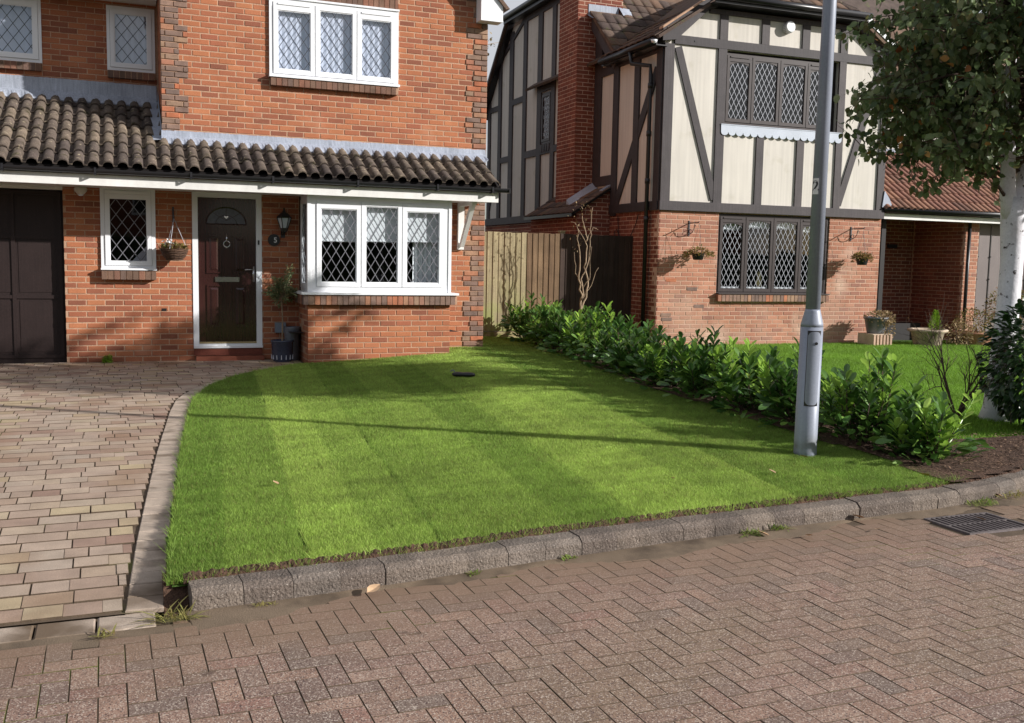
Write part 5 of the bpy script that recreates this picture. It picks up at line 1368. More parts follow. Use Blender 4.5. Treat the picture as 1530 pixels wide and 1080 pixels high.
# flashing where the chimney meets the roof
k = MB(); k.box(FC, 8.99, 9.62, .003, .012, 6.08, 6.30); k.poly([(8.96,3.39,6.10),(9.70,3.39,6.10),(9.72,3.20,6.02),(8.98,3.20,6.0)]); k.poly([(9.62,3.38,6.3),(9.95,3.5,6.32),(9.98,3.2,6.02),(9.70,3.2,6.02)]); k.build('lead_flashing', M_lead, h2)
# downpipe on the corner
k = MB(); k.tube([(8.93,1.55,EV-.02),(8.93,1.5,4.86),(9.11,1.15,4.78),(9.11,1.13,4.6),(9.11,1.13,.05)], .036, 10)
for z in (4.4,3.6,2.8,2.15): k.tube([(9.11,1.13,z),(9.11,1.13,z+.09)], .045, 10)
k.build('downpipe', M_black, h2, smooth=True)
k = MB(); k.tube([(9.17,2.3,2.3),(9.15,2.2,1.9),(9.15,1.9,1.75),(9.16,1.6,2.1),(9.16,1.5,2.3)], .008, 5); k.tube([(9.17,2.4,1.7),(9.16,2.4,2.0),(9.16,2.3,2.05),(9.16,2.15,1.85)], .008, 5); k.build('cable', M_black, h2)
al = thing('alarm_box', (11.6, .79, 5.58), 'round white alarm sounder on the cream panel above the dark upstairs window', 'alarm')
k = MB(); k.tube([F2.p(11.6,.0,5.58),F2.p(11.6,.10,5.585),F2.p(11.6,.115,5.585)], [.098,.098,.085], 28); k.build('alarm_cover', M_white, al, smooth=False)
k = MB()
for i in range(22):
    a = 2*math.pi*i/22; k.box(F2, 11.6+.0985*math.cos(a)-.003, 11.6+.0985*math.cos(a)+.003, .015, .085, 5.582+.0985*math.sin(a)-.003, 5.582+.0985*math.sin(a)+.003)
k.build('alarm_slots', M_greybox, al)

# porch and garage wing on the right
P = MB(); FP = Frame((0,2.35,0), (1,0,0), (0,-1,0)); FPi = Frame((0,1.02,0), (1,0,0), (0,-1,0))
P.box(FP, 13.7, 16.3, -.2, -.004, -.2, 3.0); P.box(FPi, 16.187, 16.60, -1.4, -.004, -.2, 2.5); pw = P.build('porch_wall', M_mortar2, h2)
k = MB()
for (a, b, za, zb) in brick_rows(14.4, 16.3, -.05, 2.6, [], .05): add_unit(k, brick_matrix(FP, a, b, za, zb))
k.build('brickwork', M_brickdark, pw, kind='stuff')  # darker bricks hold the porch's shade in their colour
k = MB()
for (a, b, za, zb) in brick_rows(16.18, 16.60, -.05, 2.5, [], .05): add_unit(k, brick_matrix(FPi, a, b, za, zb))
k.build('brickwork', M_brick2, pw, kind='stuff'); k = MB()
FPs = Frame((16.18,1.02,0), (0,1,0), (-1,0,0))
for (a, b, za, zb) in brick_rows(0, 1.3, -.05, 2.5, [], .05): add_unit(k, brick_matrix(FPs, a, b, za, zb))
k.build('brickwork', M_brickdark, pw, kind='stuff')  # pier side: shade put into a darker brick than the pier front
k = MB(); k.box(Frame((13.88,1.0,0),(0,1,0),(1,0,0)), 0, 1.5, -.2, 0, -.2, 3.6); k.build('return_wall', M_brickdark, h2)
k = MB(); k.box(FPi, 13.885, 14.05, -.06, 0, -.1, 2.42); k.box(FPi, 14.15, 14.25, -.06, 0, -.1, 2.42); k.build('porch_screen', M_nb, h2)
k = MB(); k.box(FPi, 14.051, 14.149, -.06, -.012, -.1, 2.42); k.build('screen_panel', M_garage, h2)
k = MB(); k.box(Frame((0,1.5,0),(1,0,0),(0,-1,0)), 14.5, 15.7, -.3, 0, -.0, .34); k.build('porch_trough', M_nb, h2)
k = MB(); k.box(FP, 14.0, 14.42, 0, .05, 0, 2.4); k.box(FP, 14.1, 14.16, .05, .08, 0, 2.3); k.build('porch_door', M_black, h2)
k = MB(); k.box(FP, 13.9, 16.3, -.3, .6, -.15, .08); k.box(FPi, 13.9, 16.3, -.6, .3, -.2, -.02); k.build('porch_floor', M_brickdark, h2)
k = MB(); k.box(FP, 15.5, 15.75, .0, .03, 1.85, 1.93); k.build('vent_slot', M_black, pw)
t = thing('porch_lantern', (15.1, 2.3, 1.95), 'small dark lantern on the shaded porch wall of the timbered house', 'lantern')
k = MB(); k.lathe((15.1,2.22,1.95), [(.03,-.14),(.05,-.1),(.08,.06),(.1,.07),(.03,.16),(.01,.2)], 8); k.box(FP, 15.07, 15.13, 0, .06, 1.82, 2.0); k.build('lantern_body', M_black, t)
k = MB(); k.lathe((15.1,2.195,1.90), [(.02,-.05),(.03,0),(.02,.05)], 8); k.build('lantern_pane', M_cream, t)
k = MB(); k.tube([(16.28,.96,-.1),(16.28,.96,2.4)], .034, 8); k.build('downpipe', M_black, h2, smooth=True)
G = MB(); FG = Frame((0,1.10,0), (1,0,0), (0,-1,0)); G.box(FG, 16.60, 19.2, -.05, 0, -.1, 2.4); G = G.build('garage_door', mat('garage_grey_brown', [H(112,102,100)], .5, noise=(3,.08), bump=(30,.15,.003)), h2, label='grey-brown boarded garage door with dark grooves')
x = 16.66
while x < 19: 
    k = MB(); k.box(FG, x, x+.022, 0, .012, -.05, 2.32); k.build('groove_strip', M_black, G)
    for z in (.35,.8,1.25,1.7): 
        q = MB(); q.tube([FG.p(x+.011,.012,z),FG.p(x+.011,.03,z)], .014, 6); q.build('stud', M_black, G)
    x += .33
k = MB(); k.box(Frame((0,.78,0),(1,0,0),(0,-1,0)), 13.93, 20, -.02, .0, 2.352, 2.455); k.build('fascia', M_whitepaint, h2)
k = MB(); k.box(Frame((0,.79,0),(1,0,0),(0,-1,0)), 13.93, 20, -1.5, -.0, 2.44, 2.452); k.build('soffit', M_whitepaint, h2)
k = MB(); k.tube([(13.88,.70,2.52),(20,.66,2.52)], .055, 10); k.build('gutter', M_black, h2, smooth=True)
sP = .70; uP = Vector((0,1,sP)).normalized(); k = MB(); slabpoly(k, [(13.86,.72,2.53),(20,.72,2.53),(20,2.5,2.53+1.78*sP),(13.86,2.5,2.53+1.78*sP)]); pr_ = k.build('porch_roof', M_roomdark, h2)
lay_tiles(pr_, TF2, None, (13.88,.66,2.525), (1,0,0), uP, 17, 7, .30, .31, scatter=.005)
k = MB(); k.box(Frame((0,2.5,0),(1,0,0),(0,-1,0)), 13.86, 20, -.2, -.0, 3.5, 5.3); k.build('rear_upper_wall', M_cream, h2)
k = MB(); k.box(Frame((0,2.49,0),(1,0,0),(0,-1,0)), 13.88, 20, 0, .02, 3.72, 3.90); k.prism(Frame((0,.72,0),(1,0,0),(0,-1,0)), [(13.84,2.56),(14.12,2.50),(14.0,2.72),(13.88,2.86)], -.02, .02); k.build('lead_flashing', M_lead, h2)
k = MB(); k.box(Frame((0,2.5,0),(1,0,0),(0,-1,0)), 14.4, 15.1, .0, .03, 4.2, 5.0); k.build('rear_window', M_white, h2)
k = MB(); k.box(F2, 9.6, 13.5, -6, -2.2, -.2, 5.0); k.box(F2, 13.5, 20, -6, -2.0, -.2, 5.0); k.build('rear_body', M_roomdark, h2)

# brackets and baskets on the timbered house
def wall_bracket(u, z, reach, label, flip=1):
    t = thing('wall_bracket', tuple(F2.p(u, 0, z)), label, 'bracket', 'iron basket brackets on the timbered house')
    m = MB(); m.box(F2, u-.012, u+.012, .001, .014, z-.20, z+.06); m.tube([F2.p(u,.01,z+.02),F2.p(u,reach,z+.02),F2.p(u,reach+.03,z+.035)], .009, 6)
    m.build('bracket_arm', M_iron, t)
    m = MB(); m.tube([F2.p(u,.01+.18*math.sin(a),z-.17+.17*(1-math.cos(a))) for a in [k*math.pi/16 for k in range(9)]], .006, 6); m.tube([F2.p(u,.05+.035*math.cos(a),z-.12+.035*math.sin(a)) for a in [k*math.pi/6 for k in range(11)]], .005, 6)
    m.tube([F2.p(u,.20+.03*math.cos(a),z-.05+.03*math.sin(a)) for a in [k*math.pi/6 for k in range(9)]], .005, 6); m.build('scroll', M_iron, t)
wall_bracket(9.78, 2.12, .30, 'black iron scroll bracket on the brick left of the dark framed window')
wall_bracket(13.20, 2.12, .34, 'black iron scroll bracket on the brick right of the dark framed window')
p_ = F2.p(9.80, .30, 1.62); basket((p_.x, p_.y, 1.63), 'hanging basket of straggly yellow-green plants left of the dark framed window', 'hanging baskets on the walls', 'round')
p_ = F2.p(13.22, .32, 1.62); basket((p_.x, p_.y, 1.60), 'black hanging basket of orange and lime plants right of the dark framed window', 'hanging baskets on the walls', 'plain')

# ================================================================= LAMP POST
lp = thing('lamp_post', (5.70, -7.70, -.02), 'tall grey tubular lamp post standing in the lawn by the laurels', 'lamp post')
lean_ = Vector((.006, 0, 1)).normalized()
def LP(z): return Vector((5.682, -7.70, 0))+lean_*z
m = MB(); m.tube([LP(-.12), LP(0), LP(.965)], [.088,.088,.086], 28); m.build('base_column', M_post, lp, smooth=True)
m = MB(); m.tube([LP(.965), LP(.99), LP(1.085), LP(1.10)], [.0865,.084,.060,.057], 28); m.build('shoulder', M_post, lp, smooth=True)
m = MB(); m.tube([LP(1.10), LP(3.6), LP(5.6)], [.0565,.050,.044], 24); m.build('shaft', M_post, lp, smooth=True)
cv = (CAM-LP(.6)); cv.z = 0; cv.normalize(); side = Vector((-cv.y, cv.x, 0))
m = MB(); NA = 10
ang0 = .30
def cyl(a, r, z): return LP(z)+(cv*math.cos(a+ang0)+side*math.sin(a+ang0))*r
aw = .56
for i in range(NA):
    a0, a1 = -aw+2*aw*i/NA, -aw+2*aw*(i+1)/NA
    e0 = .0; z0a = .36+.03*(abs(a0)/aw)**4; z0b = .36+.03*(abs(a1)/aw)**4; z1a = .93-.03*(abs(a0)/aw)**4; z1b = .93-.03*(abs(a1)/aw)**4
    m.hexa([cyl(a0,.086,z0a),cyl(a1,.086,z0b),cyl(a1,.0935,z0b),cyl(a0,.0935,z0a),cyl(a0,.085,z1a),cyl(a1,.085,z1b),cyl(a1,.0925,z1b),cyl(a0,.0925,z1a)])
m.build('access_door', M_post, lp)
m = MB()
for i in range(NA):
    a0, a1 = -aw-.06+2*(aw+.06)*i/NA, -aw-.06+2*(aw+.06)*(i+1)/NA
    m.hexa([cyl(a0,.080,.352),cyl(a1,.080,.352),cyl(a1,.0895,.352),cyl(a0,.0895,.352),cyl(a0,.080,.938),cyl(a1,.080,.938),cyl(a1,.0885,.938),cyl(a0,.0885,.938)])
m.build('door_gap', M_black, lp)
m = MB(); m.tube([cyl(.15,.09,.84), cyl(.15,.097,.84)], .012, 8); m.build('door_lock', M_black, lp)
m = MB(); 
for i in range(6):
    a0, a1 = -1.35+.9*i/6, -1.35+.9*(i+1)/6
    m.hexa([cyl(a0,.054,1.98),cyl(a1,.054,1.98),cyl(a1,.0562,1.98),cyl(a0,.0562,1.98),cyl(a0,.054,2.10),cyl(a1,.054,2.10),cyl(a1,.0562,2.10),cyl(a0,.0562,2.10)])
m.build('number_sticker', M_whitepaint, lp)
an = -.42; nF = Frame(cyl(an,.0,0), -(-cv*math.sin(an+ang0)+side*math.cos(an+ang0))*-1, cv*math.cos(an+ang0)+side*math.sin(an+ang0))
def text_wrapped(body, size, ac, zc, mt, parent):
    cu = bpy.data.curves.new('lettering', 'FONT'); cu.body = body; cu.size = size; cu.extrude = .0004; cu.offset = .002; cu.align_x = 'CENTER'; cu.align_y = 'CENTER'
    ob = bpy.data.objects.new('tmp', cu); COL.objects.link(ob)
    dg = bpy.context.evaluated_depsgraph_get(); me = bpy.data.meshes.new_from_object(ob.evaluated_get(dg)); bpy.data.objects.remove(ob)
    for v in me.vertices:
        v.co = cyl(ac+v.co.x/.056, .0575+v.co.z, zc+v.co.y)
    me.materials.clear(); return mesh_obj('lettering', me, mt, parent)
text_wrapped('2', .105, -.86, 2.04, M_black, lp)
# lantern head out of the picture
m = MB(); m.tube([LP(5.6), LP(5.7)+Vector((0,-.25,.05)), LP(5.7)+Vector((0,-.7,.08))], [.044,.07,.05], 12); m.build('lamp_head', M_post, lp)

# ================================================================= DRAIN, LEAVES, SMALL THINGS
t = thing('drain_grate', (5.81, -9.3, -.2), 'rusty iron drain grate set in the road beside the kerb', 'drain cover')
m = MB(); Fd = Frame((0,0,0),(1,0,0),(0,1,0))
m.box(Fd, 5.545, 6.085, -9.475, -9.455, -.24, -.191); m.box(Fd, 5.545, 6.085, -9.115, -9.095, -.24, -.191); m.box(Fd, 5.545, 5.565, -9.455, -9.115, -.24, -.191); m.box(Fd, 6.065, 6.085, -9.455, -9.115, -.24, -.191)
MI = mat('cast_iron', [H(112,104,104)], .6, metal=.4, noise=(12,.2), bump=(80,.5,.003)); m.build('grate_frame', MI, t)
for i in range(11):
    m = MB(); x = 5.592+.0415*i; m.box(Fd, x, x+.014, -9.455, -9.115, -.2035, -.190); m.build('grate_bar', MI, t)
m = MB(); m.box(Fd, 5.565, 6.065, -9.29, -9.275, -.2035, -.192); m.build('cross_bar', MI, t)
m = MB(); m.box(Fd, 5.566, 6.064, -9.454, -9.116, -.2042, -.2036); m.build('gully', M_roomdark, t)

t = thing('shoe', (4.41, -3.06, .08), 'small black shoe-like object lying on the lawn below the bay window', 'shoe')
m = MB(); c = Vector((4.40,-3.07,.092)); ax = Vector((.85,-.52,0)).normalized(); sd_ = Vector((.52,.85,0)).normalized()
prof = [(-.13,.012,.012),(-.12,.03,.02),(-.07,.042,.03),(0,.036,.026),(.05,.042,.03),(.10,.048,.028),(.135,.03,.018),(.145,.008,.008)]
for k, (x, w_, h) in enumerate(prof):
    for j in range(10):
        a = 2*math.pi*j/10; m.v.append(tuple(c+ax*x+sd_*(w_*math.cos(a))+Vector((0,0,h*math.sin(a)))))
for k in range(len(prof)-1):
    for j in range(10): m.f.append((k*10+j, k*10+(j+1)%10, (k+1)*10+(j+1)%10, (k+1)*10+j))
m.build('shoe_upper', M_black, t, smooth=True)
m = MB(); m.tube([c+ax*-.10+Vector((0,0,.028)), c+ax*-.125+Vector((0,0,.05)), c+ax*-.15+Vector((0,0,.03))], .008, 6); m.build('strap', M_greybox, t)

def fallen(x, y, z, sc, m, label, rz):
    tv, tf = leaf_template(.085, .055, 3, .35, -.25)
    me = bpy.data.meshes.new('fallen_leaf'); me.from_pydata(tv, [], tf)
    M4 = Matrix.Translation((x,y,z)) @ Matrix.Rotation(rz, 4, 'Z') @ Matrix.Rotation(.25, 4, 'Y') @ Matrix.Scale(sc, 4)
    o = mesh_obj('fallen_leaf', me, m, None, M4); props(o, label, 'leaf', 'fallen leaves'); return o
LV = mat('fallen_leaf_brown', [H(176,138,104), H(190,160,128)], .8, noise=(20,.2), grain=None, bump=None); LG = mat('fallen_leaf_yellow', [H(206,186,96)], .7, noise=(20,.2), grain=None, bump=None)
for (x, y, z, sc, m, lb, rz) in (
 (1.78,-9.42,-.175,1.0,LV,'curled pale leaf on the road at the foot of the kerb nearest the drive',-1.0),
 (4.30,-9.15,-.185,.9,LV,'dry brown leaf on the silt beside the tuft of weeds',.6),
 (4.55,-9.22,-.185,.8,LV,'small pinkish leaf in the gutter just left of mid kerb weeds',2.0),
 (5.13,-9.02,-.175,1.0,LV,'reddish leaf resting against the kerb left of the drain',1.2),
 (5.05,-9.22,-.185,.7,LV,'small crumpled leaf on the road left of the drain grate',2.6),
 (6.5,-8.85,-.17,.9,LV,'pale leaf on the verge weeds beyond the drain grate',.3),
 (6.05,-8.62,-.04,1.0,LG,'yellow laurel leaf lying on the turf tip beside the soil bed',1.5),
 (5.0,-8.25,-.035,.8,LV,'tan leaf on the grass in front of the lamp post',.2),
 (5.52,-7.95,-.01,.8,LV,'brown leaf on the grass at the foot of the lamp post',1.1),
 (1.62,-7.6,-.035,.7,LV,'tan scrap of leaf on the left part of the lawn',.5),
 (5.9,-9.27,-.186,.8,LV,'brown leaf lying on the bars of the drain grate',.9),
 (4.2,-8.2,-.03,.6,LV,'small pale leaf on the lawn near the right part of the kerb',2.2)):
    fallen(x, y, z, sc, m, lb, rz)
def weed(x, y, z, r, h, n, label, m, seed):
    rng = random.Random(seed); ms = []
    for k in range(n):
        a = rng.uniform(0,6.28); d = Vector((math.cos(a), math.sin(a), rng.uniform(.3,1.6))); ms.append(orient((x+r*rng.uniform(-1,1)*.8, y+r*rng.uniform(-.5,.5), z), d, 0, rng.uniform(.5,1.2)))
    o = mesh_obj('weed_tuft', mesh_from_template(*leaf_template(h, .008, 2, .1, .35), ms), m); props(o, label, 'weed', 'weeds along the kerb'); return o
M_weed = mat('weed_leaf', [H(110,136,60), H(130,150,70), H(150,150,90)], .6, noise=None, grain=None, bump=None, trans=.3)
M_dryg = mat('dry_grass', [H(170,160,100), H(150,150,84), H(140,120,80)], .7, noise=None, grain=None, bump=None, trans=.3)
weed(.90,-9.47,-.19,.08,.11,60,'dry grass tuft at the corner where drive, kerb and road meet',M_dryg,1)
weed(.62,-9.56,-.195,.05,.05,30,'thin dry grass tuft in front of the last pale sett',M_dryg,2)
weed(2.37,-9.28,-.19,.03,.035,26,'tiny green weed at the kerb foot above the curled leaf',M_weed,3)
weed(2.95,-9.2,-.19,.05,.035,34,'low green weed at the kerb foot left of centre',M_weed,4)
weed(4.22,-9.07,-.19,.08,.05,70,'green grassy weed tuft at the middle of the kerb',M_weed,5)
weed(4.46,-9.03,-.19,.07,.06,70,'larger of the two grassy weed tufts by the middle of the kerb',M_weed,6)
weed(6.22,-8.92,-.19,.14,.06,130,'leafy weeds sprouting in the kerb gap behind the drain',M_weed,7)
weed(6.6,-8.82,-.18,.2,.06,120,'straggly grass on the kerb right of the drain',M_dryg,8)
weed(1.30,-9.40,-.19,.06,.03,26,'tiny weeds at the foot of the first kerb stones',M_dryg,9)
weed(10.55,.62,.02,.1,.20,40,'spiky green tuft against the pink brick wall left of the post',M_weed,10)

# ================================================================= LAUREL HEDGE
def laurel_template(L, W_):
    v = [(0,0,0)]; f = []
    for t, w_ in ((.14,.16),(.42,.40),(.70,.5),(.90,.34)):
        z = -.14*L*t*t; v += [(-w_*W_, L*t, z+.26*w_*W_), (0, L*t, z), (w_*W_, L*t, z+.26*w_*W_)]
    v.append((0, L, -.14*L)); f += [(0,2,1),(0,3,2)]
    for i in range(3):
        a = 1+3*i; f += [(a,a+1,a+4,a+3),(a+1,a+2,a+5,a+4)]
    f += [(10,11,13),(11,12,13)]
    return v, f
LT = laurel_template(.145, .056)
def laurel(x, y, z, hgt, wid, n_sh, label, seed, singles, new=.12, dens=1.0):
    rng = random.Random(seed); t = thing('laurel_shrub', (x, y, z), label, 'shrub', 'young laurel shrubs in the hedge row')
    st = MB(); ms, mn, inner = [], [], []
    for s in range(n_sh):
        a = rng.uniform(0, 6.28); r = wid*math.sqrt(rng.random()); hh = hgt*rng.choice((rng.uniform(.5, .95), rng.uniform(.6, .95), rng.uniform(.95, 1.3)))*(1-.35*(r/wid)**2)
        b = Vector((x+.3*r*math.cos(a), y+.3*r*math.sin(a), z-.03)); e = Vector((x+r*math.cos(a), y+r*math.sin(a), z+hh)); mid = b.lerp(e, .55)+Vector((rng.uniform(-.04,.04), rng.uniform(-.04,.04), -.03))
        st.tube([b, mid, e], [.008,.006,.003], 4, cap=False)
        fresh = rng.random() < new; hh_ = 0
        nl = int(rng.randint(17, 24)*dens)
        for k in range(nl):
            f = .15+.85*(k/nl)**.7; p0 = (b.lerp(mid, f/.55) if f < .55 else mid.lerp(e, (f-.55)/.45))
            an = k*2.4+rng.uniform(-.4,.4); rise = .35+1.5*f**2+rng.uniform(-.3,.35)
            d = Vector((math.cos(an), math.sin(an), rise)); q = orient(p0, d, rng.uniform(-.5,.5), rng.uniform(.7,1.1)*(1 if f < .97 else .7))
            (mn if fresh and f > .45 else ms).append(q)
    # ground-hugging side shoots
    for k in range(int(n_sh*5*dens)):
        a = rng.uniform(0,6.28); r = wid*rng.uniform(.5,1.15); zz = z+rng.uniform(.0,.55)*hgt
        ms.append(orient((x+r*math.cos(a), y+r*math.sin(a), zz), Vector((math.cos(a), math.sin(a), rng.uniform(-.3,.9))), rng.uniform(-1,1), rng.uniform(.7,1.1)))
    st.build('stem', M_twig, t); foliage(t, 'foliage', LT, ms, M_laurel, singles)
    if mn: foliage(t, 'young_foliage', LT, mn, M_laureln, min(len(mn)-1, singles//4))
    return t
spots = [(6.95,1.05,.66,'laurel shrub hard against the timber fence at the far end of the hedge'),
 (6.92,.35,.60,'second laurel shrub out from the timber fence'),
 (6.85,-.40,.62,'third laurel shrub from the fence, beneath the bare climber'),
 (6.80,-1.15,.60,'fourth laurel shrub from the fence'),
 (6.72,-1.95,.62,'fifth laurel shrub from the fence, in line with the brick corner'),
 (6.62,-2.75,.55,'sixth laurel shrub from the fence, left of the neighbouring lawn'),
 (6.55,-3.55,.52,'seventh laurel shrub from the fence, middle of the hedge'),
 (6.48,-4.35,.56,'eighth laurel shrub from the fence'),
 (6.45,-5.15,.60,'ninth laurel shrub from the fence, behind the lamp post to its left'),
 (6.48,-5.95,.58,'laurel shrub showing just right of the lamp post'),
 (6.50,-6.70,.60,'third laurel shrub from the road end of the hedge'),
 (6.50,-7.45,.62,'second laurel shrub from the road end of the hedge')]
for i, (x, y, h, lb) in enumerate(spots):
    laurel(x, y, lawn_z(x, y)-.01, h, .40 if i < 7 else .42, 32 if i < 9 else 28, lb, 50+i, 40 if i < 7 else 90, new=.16 if i < 7 else .22, dens=1.0)
laurel(6.54, -8.12, -.07, .40, .30, 18, 'short bushy laurel at the road end of the hedge', 80, 110, new=.3)
# tall pale shoot leaning right from the last laurel
t = thing('laurel_shoot', (6.6, -8.1, 0), 'single tall lime-green laurel shoot leaning right at the road end of the hedge', 'shoot')
m = MB(); pts = [Vector((6.56,-8.15,-.08)), Vector((6.76,-8.10,.08)), Vector((6.96,-8.03,.26)), Vector((7.10,-8.0,.42))]; m.tube(pts, [.008,.007,.005,.003], 5); m.build('stem', M_laureln, t)
rng = random.Random(9); ms = []
for k in range(22):
    f = (k+.5)/22*3; i = min(int(f), 2); p0 = pts[i].lerp(pts[i+1], f-i); a = k*2.4; ms.append(orient(p0, Vector((math.cos(a), math.sin(a), .9)), rng.uniform(-.5,.5), rng.uniform(.6,.95)))
foliage(t, 'foliage', LT, ms, M_laureln, 21)
t = thing('laurel_shoot', (6.75, -5.9, .3), 'pale yellow-green rosette shoot rising just right of the lamp post', 'shoot')
m = MB(); pts = [Vector((7.14,-6.62,-.02)), Vector((7.17,-6.6,.22)), Vector((7.16,-6.6,.38))]; m.tube(pts, [.008,.006,.004], 5); m.build('stem', M_laureln, t)
ms = [orient(pts[1].lerp(pts[2], rng.random()), Vector((math.cos(k*2.4), math.sin(k*2.4), .7)), 0, rng.uniform(.7,1.0)) for k in range(26)]
foliage(t, 'foliage', LT, ms, M_laureln, 25)

# dense glossy bush at the right edge
t = thing('glossy_bush', (8.55, -7.35, -.05), 'dark glossy round-leaved bush in front of the birch at the right edge', 'bush')
rng = random.Random(21); ms = []
for k in range(2600):
    d = rdir(rng); r = (rng.random()**.22); p0 = Vector((8.82+.62*d.x*r, -7.25+.62*d.y*r, .58+.62*d.z*r))
    if p0.z < .02: continue
    ms.append(orient(p0, d+Vector((0,0,-.3))+rdir(rng)*.6, rng.uniform(-.6,.6), rng.uniform(.75,1.15)))
foliage(t, 'foliage', leaf_template(.085,.05,3,.25,.2), ms, M_shrubd, 290)
m = MB()
for k in range(14):
    d = rdir(rng); m.tube([(8.82,-7.25,-.08), (8.82+.2*d.x,-7.25+.2*d.y,.35), (8.82+.45*d.x,-7.25+.45*d.y,.5+.5*abs(d.z))], [.015,.01,.004], 5, cap=False)
m.build('stem', M_twig, t)

# ================================================================= TREES
def grow(mb, p, d, L, r, depth, rng, tips, spread=.6, up=.2, seg=6, mind=0):
    n = 3; pts = [p]; q = p.copy(); dd = d.copy()
    for k in range(n):
        dd = (dd+rdir(rng)*.16+Vector((0,0,up*.1))).normalized(); q = q+dd*L/n; pts.append(q.copy())
    mb.tube(pts, [r*(1-.4*k/n) for k in range(n+1)], seg if r > .01 else 4, cap=False)
    if depth <= mind: tips.append((pts[0], pts[-1], dd))
    if depth == 0: return
    for k in range(rng.randint(2, 4)):
        f = rng.uniform(.35, 1); i = min(int(f*n), n-1); s0 = pts[i].lerp(pts[i+1], f*n-i)
        nd = (dd+rdir(rng)*spread*1.4).normalized(); nd = (nd+Vector((0,0,up))).normalized()
        grow(mb, s0, nd, L*rng.uniform(.55,.8), r*.55, depth-1, rng, tips, spread, up, seg, mind)
# birch
t = thing('birch_tree', (8.95, -6.6, 0), 'white-barked birch tree with a full green crown at the right edge', 'tree')
m = MB(); bx, by = 8.90, -6.6
m.tube([(bx-.01,by,-.15),(bx,by,.05),(bx+.02,by,.5),(bx+.05,by,1.0),(bx+.06,by,1.5),(bx+.04,by,1.95),(bx+.03,by,2.15)], [.19,.135,.115,.108,.105,.118,.12], 18)
m.tube([(bx+.0,by,1.95),(bx-.06,by,2.2),(bx-.12,by-.02,2.7),(bx-.15,by,3.2),(bx-.1,by,3.7),(bx,by,4.1)], [.08,.075,.062,.05,.035,.012], 12)
m.tube([(bx+.06,by,1.95),(bx+.16,by+.03,2.3),(bx+.3,by+.05,2.9),(bx+.5,by+.1,3.5),(bx+.6,by+.1,4.0)], [.075,.07,.055,.045,.012], 12)
m.build('trunk', M_bark, t, smooth=True)
rng = random.Random(77); limbs = MB(); lt_ = []
cc = Vector((bx+.1, by, 3.22)); rx, rz = 1.97, 1.08
for k in range(215):
    h = rng.uniform(2.1, 4.5); base = Vector((bx-.08+rng.choice((-.03,.35))*(h-2)/2.5, by, h))
    d = rdir(rng); d.z = d.z*.5-.05; d.normalize(); e = cc+Vector((d.x*rx*rng.uniform(.7,1.0), d.y*rx*rng.uniform(.7,1), (h-cc.z)*.9+d.z*.5))
    if e.z < 2.05+.45*max(0, math.hypot(e.x-cc.x, e.y-cc.y)-.5): continue
    v = e-base
    mid = base+v*.5+Vector((0,0,.12)); limbs.tube([base, mid, e], [.018,.010,.003], 5, cap=False); lt_.append((mid, e)); lt_.append((base.lerp(mid,.5), mid))
    for j in range(4):
        f = rng.uniform(.35,1); s0 = base.lerp(e, f) if f < .5 else mid.lerp(e, (f-.5)*2); e2 = s0+(rdir(rng)*.8+v.normalized()*.6+Vector((0,0,-.35))).normalized()*rng.uniform(.25,.55)
        if e2.z < 2.0+.45*max(0, math.hypot(e2.x-cc.x, e2.y-cc.y)-.5): continue
        limbs.tube([s0, s0.lerp(e2,.5)+Vector((0,0,.03)), e2], [.006,.004,.0015], 4, cap=False); lt_.append((s0, e2))
limbs.build('limb', M_twig, t)
ms, mo = [], []
for (a, b) in lt_:
    n = int(6+(b-a).length*32)
    for j in range(n):
        p0 = a.lerp(b, rng.random())+rdir(rng)*.07
        q = (p0-cc); 
        if (math.hypot(q.x, q.y)/rx)**2.6+abs(q.z/(rz+(.42 if q.z > 0 else .1)))**2.6 > 1.08: continue
        if p0.z < 1.98+.45*max(0, math.hypot(q.x, q.y)-.5)+rng.gauss(0,.17): continue
        d = rdir(rng)*.8+Vector((0,0,-.65)); (mo if rng.random() < .02 else ms).append(orient(p0, d, rng.uniform(-1.5,1.5), rng.uniform(.7,1.15)))
BT = leaf_template(.084,.060,3,.22,.2)
foliage(t, 'crown', BT, ms, M_leafb, 290); foliage(t, 'autumn_leaves', BT, mo, M_leafold, 0)
print('birch leaves', len(ms))

# bare shrub in the soil bed
t = thing('bare_shrub', (8.46, -6.5, 0), 'leafless dark-stemmed shrub between the laurels and the birch trunk', 'shrub')
m = MB(); rng = random.Random(31); tips = []
for k in range(8):
    a = rng.uniform(-3.14,3.14); d = Vector((math.cos(a)*.75, math.sin(a)*.45, 1.0)).normalized(); grow(m, Vector((8.46+.03*k/8,-6.5,-.05)), d, rng.uniform(.42,.7), .010, 3, rng, tips, .65, .25, 6)
m.build('stem', M_twig, t)
ms = [orient(b, rdir(rng), 0, rng.uniform(.5,.9)) for (a, b, d) in tips if rng.random() < .12]
if ms: foliage(t, 'last_leaves', leaf_template(.04,.02,2), ms, M_leafold, 0)
